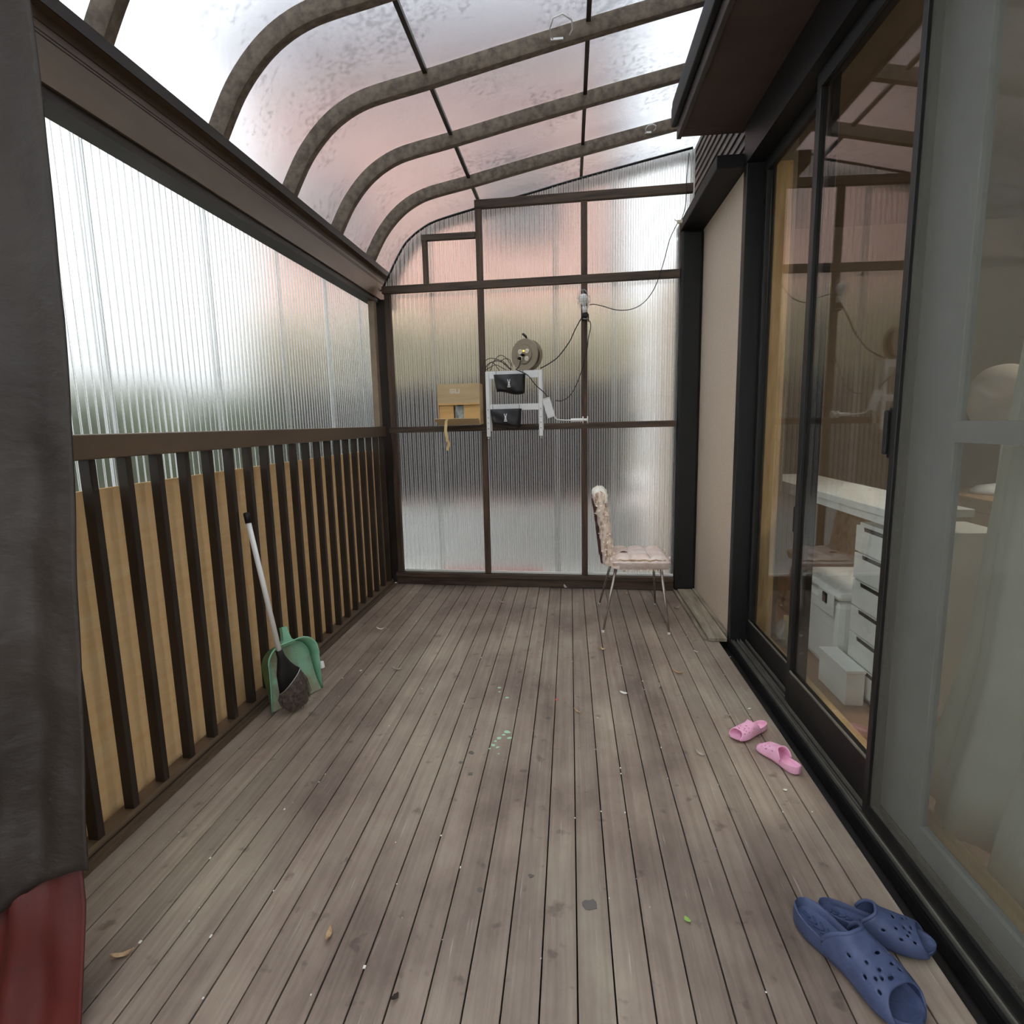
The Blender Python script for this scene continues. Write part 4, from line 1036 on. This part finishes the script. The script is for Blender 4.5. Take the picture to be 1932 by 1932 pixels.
MB().lathe([(0, 0.0435), (0.013, 0.0435), (0.010, 0.062), (0, 0.064)], 12, rm @ Matrix.Translation((-0.030, -0.026, 0))).build('plug', M['rubber'], rl)
MB().tube([(0, 0.01, 0.228), (-0.004, 0.0, 0.245), (-0.022, -0.004, 0.262), (-0.03, -0.004, 0.264)], [0.006, 0.009, 0.009, 0.007], 8).build('crank_handle', M['rubber'], rl, True)
MB().lathe([(0.1122, 0.03), (0.116, 0.026), (0.116, 0.018), (0.1122, 0.016)], 40, rm).build('flange_rim', M['reel_dark'], rl)

# caged lamp on the stud
cl = thing('caged_bulb', 'white bulb in a wire guard clipped to the stud by a black clamp', 'lamp', bw(0.117, 0.095, 2.05), rot_b)
ax = Matrix.Rotation(R(-6), 4, 'Y')
MB().lathe([(0, 0.06), (0.014, 0.06), (0.016, 0.080), (0.027, 0.100), (0.031, 0.122), (0.025, 0.144), (0.010, 0.154), (0, 0.155)], 20, ax).build('bulb', M['bulb'], cl, True)
MB().lathe([(0, 0.022), (0.017, 0.022), (0.019, 0.06), (0.015, 0.065), (0, 0.065)], 16, ax).build('socket', M['white_metal'], cl, True)
mb = MB()
for k in range(8):
    a = k * math.pi / 4
    mb.tube(smooth_path([ax @ Vector((r_ * math.cos(a), r_ * math.sin(a), z)) for r_, z in ((.02, .05), (.042, .08), (.047, .115), (.040, .155), (.012, .182))], 3), 0.0012, 5)
for r_, z in ((.045, .095), (.045, .13), (.012, .182)):
    mb.tube([ax @ Vector((r_ * math.cos(t * .3927), r_ * math.sin(t * .3927), z)) for t in range(16)], 0.0012, 5, closed=True)
mb.build('wire_guard', M['steel'], cl, True)
mb = MB(); mb.box(-0.018, 0.018, -0.014, 0.014, -0.008, 0.022, bev=0.004); mb.box(-0.024, -0.016, -0.01, 0.05, -0.03, 0.012, bev=0.002); mb.box(0.016, 0.024, -0.01, 0.05, -0.035, 0.012, bev=0.002)
mb.build('clamp', M['rubber'], cl)
MB().tube([(-0.022, -0.008, -0.02), (0.022, -0.008, -0.024)], 0.004, 8).build('clamp_spring', M['steel'], cl, True)

# white clip-on light
cp_ = thing('clip_light', 'white flat panel light on a bent arm clamped to the stud', 'lamp', bw(0.10, 0.09, 1.31), rot_b)
pm = frame((-0.250, -0.055, 0.091), Vector((0.93, 0.15, 0.30)).normalized(), Vector((-0.3, 0, 0.953)).normalized().cross(Vector((0.93, 0.15, 0.30)).normalized()) * -1, Vector((-0.25, 0.0, 0.968)).normalized())
pm = Matrix.Translation((-0.250, -0.055, 0.091)) @ Matrix.Rotation(R(-16), 4, 'Y')
pc = MB().box(-0.029, 0.029, -0.008, 0.008, -0.070, 0.070, mtx=pm, bev=0.004).build('panel', M['white_plastic'], cp_)
MB().box(-0.024, 0.024, -0.0095, -0.0082, -0.06, 0.06, mtx=pm).build('diffuser', M['white_metal'], pc)
MB().box(-0.031, 0.031, -0.0105, 0.010, 0.0702, 0.076, mtx=pm).build('end_cap', M['white_plastic'], pc)
MB().tube(smooth_path([pm @ Vector((0.022, 0, -0.055)), (-0.195, -0.055, 0.012), (-0.165, -0.052, 0.004), (-0.12, -0.05, 0.0), (-0.085, -0.05, 0.0)], 5), 0.0045, 8).build('arm', M['white_plastic'], cp_, True)
MB().tube([(-0.090, -0.05, 0), (-0.088, -0.05, 0), (-0.006, -0.05, 0), (-0.004, -0.05, 0)], [0.009, 0.012, 0.012, 0.010], 14).build('grip', M['white_plastic'], cp_, True)
MB().tube([(-0.004, -0.05, 0), (0.003, -0.05, 0)], [0.026, 0.026], 18).build('inner_jaw', M['white_plastic'], cp_, True)
MB().tube([(0.003, -0.05, 0), (0.030, -0.05, 0)], 0.010, 12).build('screw', M['white_plastic'], cp_, True)
MB().tube([(0.030, -0.05, 0), (0.037, -0.05, 0)], [0.027, 0.027], 18).build('outer_jaw', M['white_plastic'], cp_, True)

# cables
def cable(name, label, pts, r, mt=None, group=None, k=6):
    p0 = Vector(pts[0])
    o = MB().tube([Vector(p) - p0 for p in smooth_path(pts, k)], r, 6).build(name, mt or M['rubber'], None, True)
    o.location = p0
    return tag(o, label, 'cable', group)
P = lambda lst, d: [bw(a, d, z) for a, z in lst]
cable('lamp_cable', 'thin cable sagging from the caged bulb to the wall anchor', P([(0.146, 2.127), (0.179, 2.130), (0.249, 2.111), (0.319, 2.087), (0.388, 2.078), (0.457, 2.086), (0.525, 2.121), (0.581, 2.185), (0.619, 2.261), (0.662, 2.395), (0.698, 2.534), (0.745, 2.632)], 0.08), 0.0032)
cable('roof_cable', 'thin cable rising from the wall anchor to the roof corner', P([(0.772, 2.655), (0.788, 2.70), (0.800, 2.76), (0.803, 2.85), (0.803, 2.93), (0.815, 3.08)], 0.08), 0.0028)
cable('reel_cable', 'black cable running from the cord reel up to the caged bulb', P([(0.097, 2.05), (0.048, 1.966), (0.03, 1.93), (-0.002, 1.868), (-0.082, 1.769), (-0.155, 1.72), (-0.212, 1.692)], 0.11), 0.0042)
cable('stud_cable', 'black cable looping from the bulb clamp down to the clip light', P([(0.147, 2.02), (0.156, 1.978), (0.138, 1.892), (0.128, 1.81), (0.106, 1.721), (0.056, 1.58), (0.002, 1.49), (-0.058, 1.455), (-0.105, 1.457)], 0.07), 0.0034)
cable('plug_cable', 'black cable from the reel plug across the rack to the clip light', P([(-0.352, 1.752), (-0.366, 1.705), (-0.387, 1.685), (-0.36, 1.672), (-0.301, 1.638), (-0.248, 1.571), (-0.196, 1.524), (-0.160, 1.484)], 0.172), 0.0036)
coil = thing('cable_coil', 'tangled loops of black cable left of the cord reel on the rack', 'cable', bw(-0.525, 0.10, 1.684), rot_b)
for lp in ([(-.12, 0, .008), (-.115, 0, .06), (-.07, 0, .094), (0.0, 0, .082), (.05, .0, .04), (.09, 0, .006)],
           [(-.10, -.02, .004), (-.08, -.02, .05), (-.02, -.02, .07), (.04, -.02, .055), (.10, -.02, .004)],
           [(-.09, .02, .004), (-.085, .02, .045), (-.05, .02, .066), (-.01, .02, .02), (.0, .02, .004)],
           [(-.03, -.03, .07), (.01, -.03, .108), (.05, -.03, .10), (.09, -.03, .05), (.10, -.03, .004)],
           [(-.07, .03, .004), (-.04, .03, .075), (.02, .03, .076), (.07, .03, .03), (.085, .03, .004)],
           [(-.11, -.01, .004), (-.06, -.01, .03), (-.02, -.01, .045), (.03, -.01, .02), (.06, -.01, .004)],
           [(.01, .01, .07), (.05, .01, .09), (.085, .01, .075), (.10, .01, .03)]):
    MB().tube(smooth_path(lp, 6), 0.0026, 6).build('loop', M['rubber'], coil, True)
an = thing('wall_anchor', 'small pale cable anchor at the top of the black corner post', 'anchor', bw(0.762, 0.075, 2.645), rot_b)
MB().box(-0.016, 0.02, -0.012, 0.012, -0.01, 0.012, bev=0.003).build('clip', M['socket'], an)
MB().tube([(-0.012, -0.004, 0.004), (-0.03, -0.006, 0.012), (-0.034, -0.006, 0.02)], 0.003, 6).build('hook', M['socket'], an, True)
MB().tube([(0.0, -0.004, -0.008), (-0.02, -0.006, -0.014)], 0.003, 6).build('tie', M['socket'], an, True)

# steel hooks hung over the rafters
def hook(label, x, yv, z, s):
    h = thing('rafter_hook', label, 'hook', (x, yv, z), 0, 'steel hooks on the rafters')
    MB().tube([(-0.028 * s, -0.004, 0.0), (-0.036 * s, -0.05 * s, 0.004), (-0.024 * s, -0.10 * s, 0.004), (0.006 * s, -0.115 * s, 0.004), (0.034 * s, -0.085 * s, 0.004), (0.038 * s, -0.04 * s, 0.004), (0.028 * s, -0.012 * s, 0.004)], 0.0036, 8).build('ring', M['white_metal'], h, True)
    MB().box(-0.034 * s, 0.01, -0.008, 0.008, -0.006, 0.004, bev=0.001).build('clip', M['white_metal'], h)
hook('bent steel hook on the rafter nearest the top edge', -0.03, 3.107, 3.112, 1.45)
hook('bent steel hook on the rafter close to the eave corner', 0.55, 4.352, 3.222, 0.9)

# ------------------------------------------------------------------ leaves and flakes on the deck
def leaf(label, x, y, L, W, mt, rot, curl=0.01, cat='leaf', name='fallen_leaf', group='debris on the deck'):
    def f(u, v):
        t = u; w_ = W * math.sin(math.pi * min(.97, t * .92 + .04)) ** 0.8 * (1 + .15 * math.sin(11 * t))
        return Vector(((t - .5) * L, (v - .5) * w_, 0.0015 + curl * (2 * t - 1) ** 2 + curl * .8 * (2 * v - 1) ** 2 * (1 - t)))
    o = MB().grid(f, 9, 4).build(name, mt, None, True)
    o.modifiers.new('solid', 'SOLIDIFY').thickness = 0.0008
    o.location = (x, y, 0.001); o.rotation_euler = (0, 0, rot)
    tag(o, label, cat, group)
leaf('curled tan leaf on the boards near the dark hanging cloth', -1.121, 1.165, 0.050, 0.016, M['leaf'], R(35))
leaf('tan leaf on the boards at the lower middle left', -0.626, 1.259, 0.045, 0.016, M['leaf'], R(100))
leaf('small fresh green leaf on the boards left of the blue clogs', 0.299, 1.378, 0.022, 0.014, M['leaf_green'], R(120), 0.004)
leaf('dry leaf in the middle of the deck before the back wall', -0.50, 4.07, 0.055, 0.02, M['leaf_grey'], R(-25))
leaf('pale dry leaf right of the chair legs by the threshold plank', 0.73, 3.97, 0.075, 0.022, M['leaf_grey'], R(50), 0.015)
leaf('brown dry leaf on the deck behind the chair legs', 0.42, 4.30, 0.04, 0.018, M['leaf'], R(-40))
leaf('pale dry leaf on the deck right of the dustpan', -0.93, 2.88, 0.06, 0.018, M['leaf_grey'], R(5))
leaf('crumpled brown leaf on the deck in front of the chair', 0.18, 3.21, 0.04, 0.022, M['leaf'], R(-30))
leaf('curved brown leaf in front of the door jamb', 0.55, 2.91, 0.06, 0.016, M['leaf'], R(-8), 0.014)
leaf('thin curled leaf left of the pink clogs', 0.43, 2.74, 0.06, 0.010, M['leaf_grey'], R(80), 0.012)
leaf('thin twig like leaf in the middle of the deck', 0.03, 2.47, 0.045, 0.008, M['leaf'], R(-30))
leaf('pale flake of bark left of the near pink clog', 0.50, 2.16, 0.045, 0.012, M['leaf_grey'], R(-35))
leaf('pale curled scrap by the foot of the railing', -1.22, 3.48, 0.05, 0.02, M['chip'], R(20), 0.012, 'scrap', 'paper_scrap')
leaf('white scrap at the foot of the back wall', -0.04, 4.46, 0.045, 0.03, M['chip'], R(60), 0.02, 'scrap', 'paper_scrap')
leaf('white flake left of the pink clogs', 0.25, 2.67, 0.04, 0.02, M['chip'], R(-25), 0.004, 'scrap', 'paper_scrap')
leaf('dark seed pod on the boards at the lower left', -0.407, 1.113, 0.022, 0.014, M['dark_bit'], R(60), 0.006, 'seed pod', 'seed_pod')
leaf('white flake in front of the near pink clog', 0.746, 1.955, 0.016, 0.012, M['chip'], R(10), 0.002, 'scrap', 'paper_scrap')
leaf('white flake between the door track and the pink clogs', 0.797, 2.545, 0.022, 0.010, M['chip'], R(40), 0.002, 'scrap', 'paper_scrap')
leaf('white scrap beside the dustpan by the railing', -1.124, 2.852, 0.022, 0.012, M['chip'], R(70), 0.004, 'scrap', 'paper_scrap')
leaf('white flake near the end of the threshold plank', 0.70, 3.20, 0.030, 0.010, M['chip'], R(-40), 0.004, 'scrap', 'paper_scrap')
crumbs = MB()
for k in range(150):
    x, y = random.uniform(-1.35, 0.88), random.uniform(0.9, 4.4)
    if random.random() < .7: x = round((x + 1.105) / PITCH) * PITCH - 1.105 + random.uniform(-.004, .004)
    s = random.uniform(.0008, .0024)
    crumbs.box(x - s, x + s * random.uniform(.5, 2), y - s, y + s * random.uniform(.6, 3), 0.0003, 0.0003 + s * .8)
cr = crumbs.build('crumbs', M['chip'], floor); cr['kind'] = 'stuff'
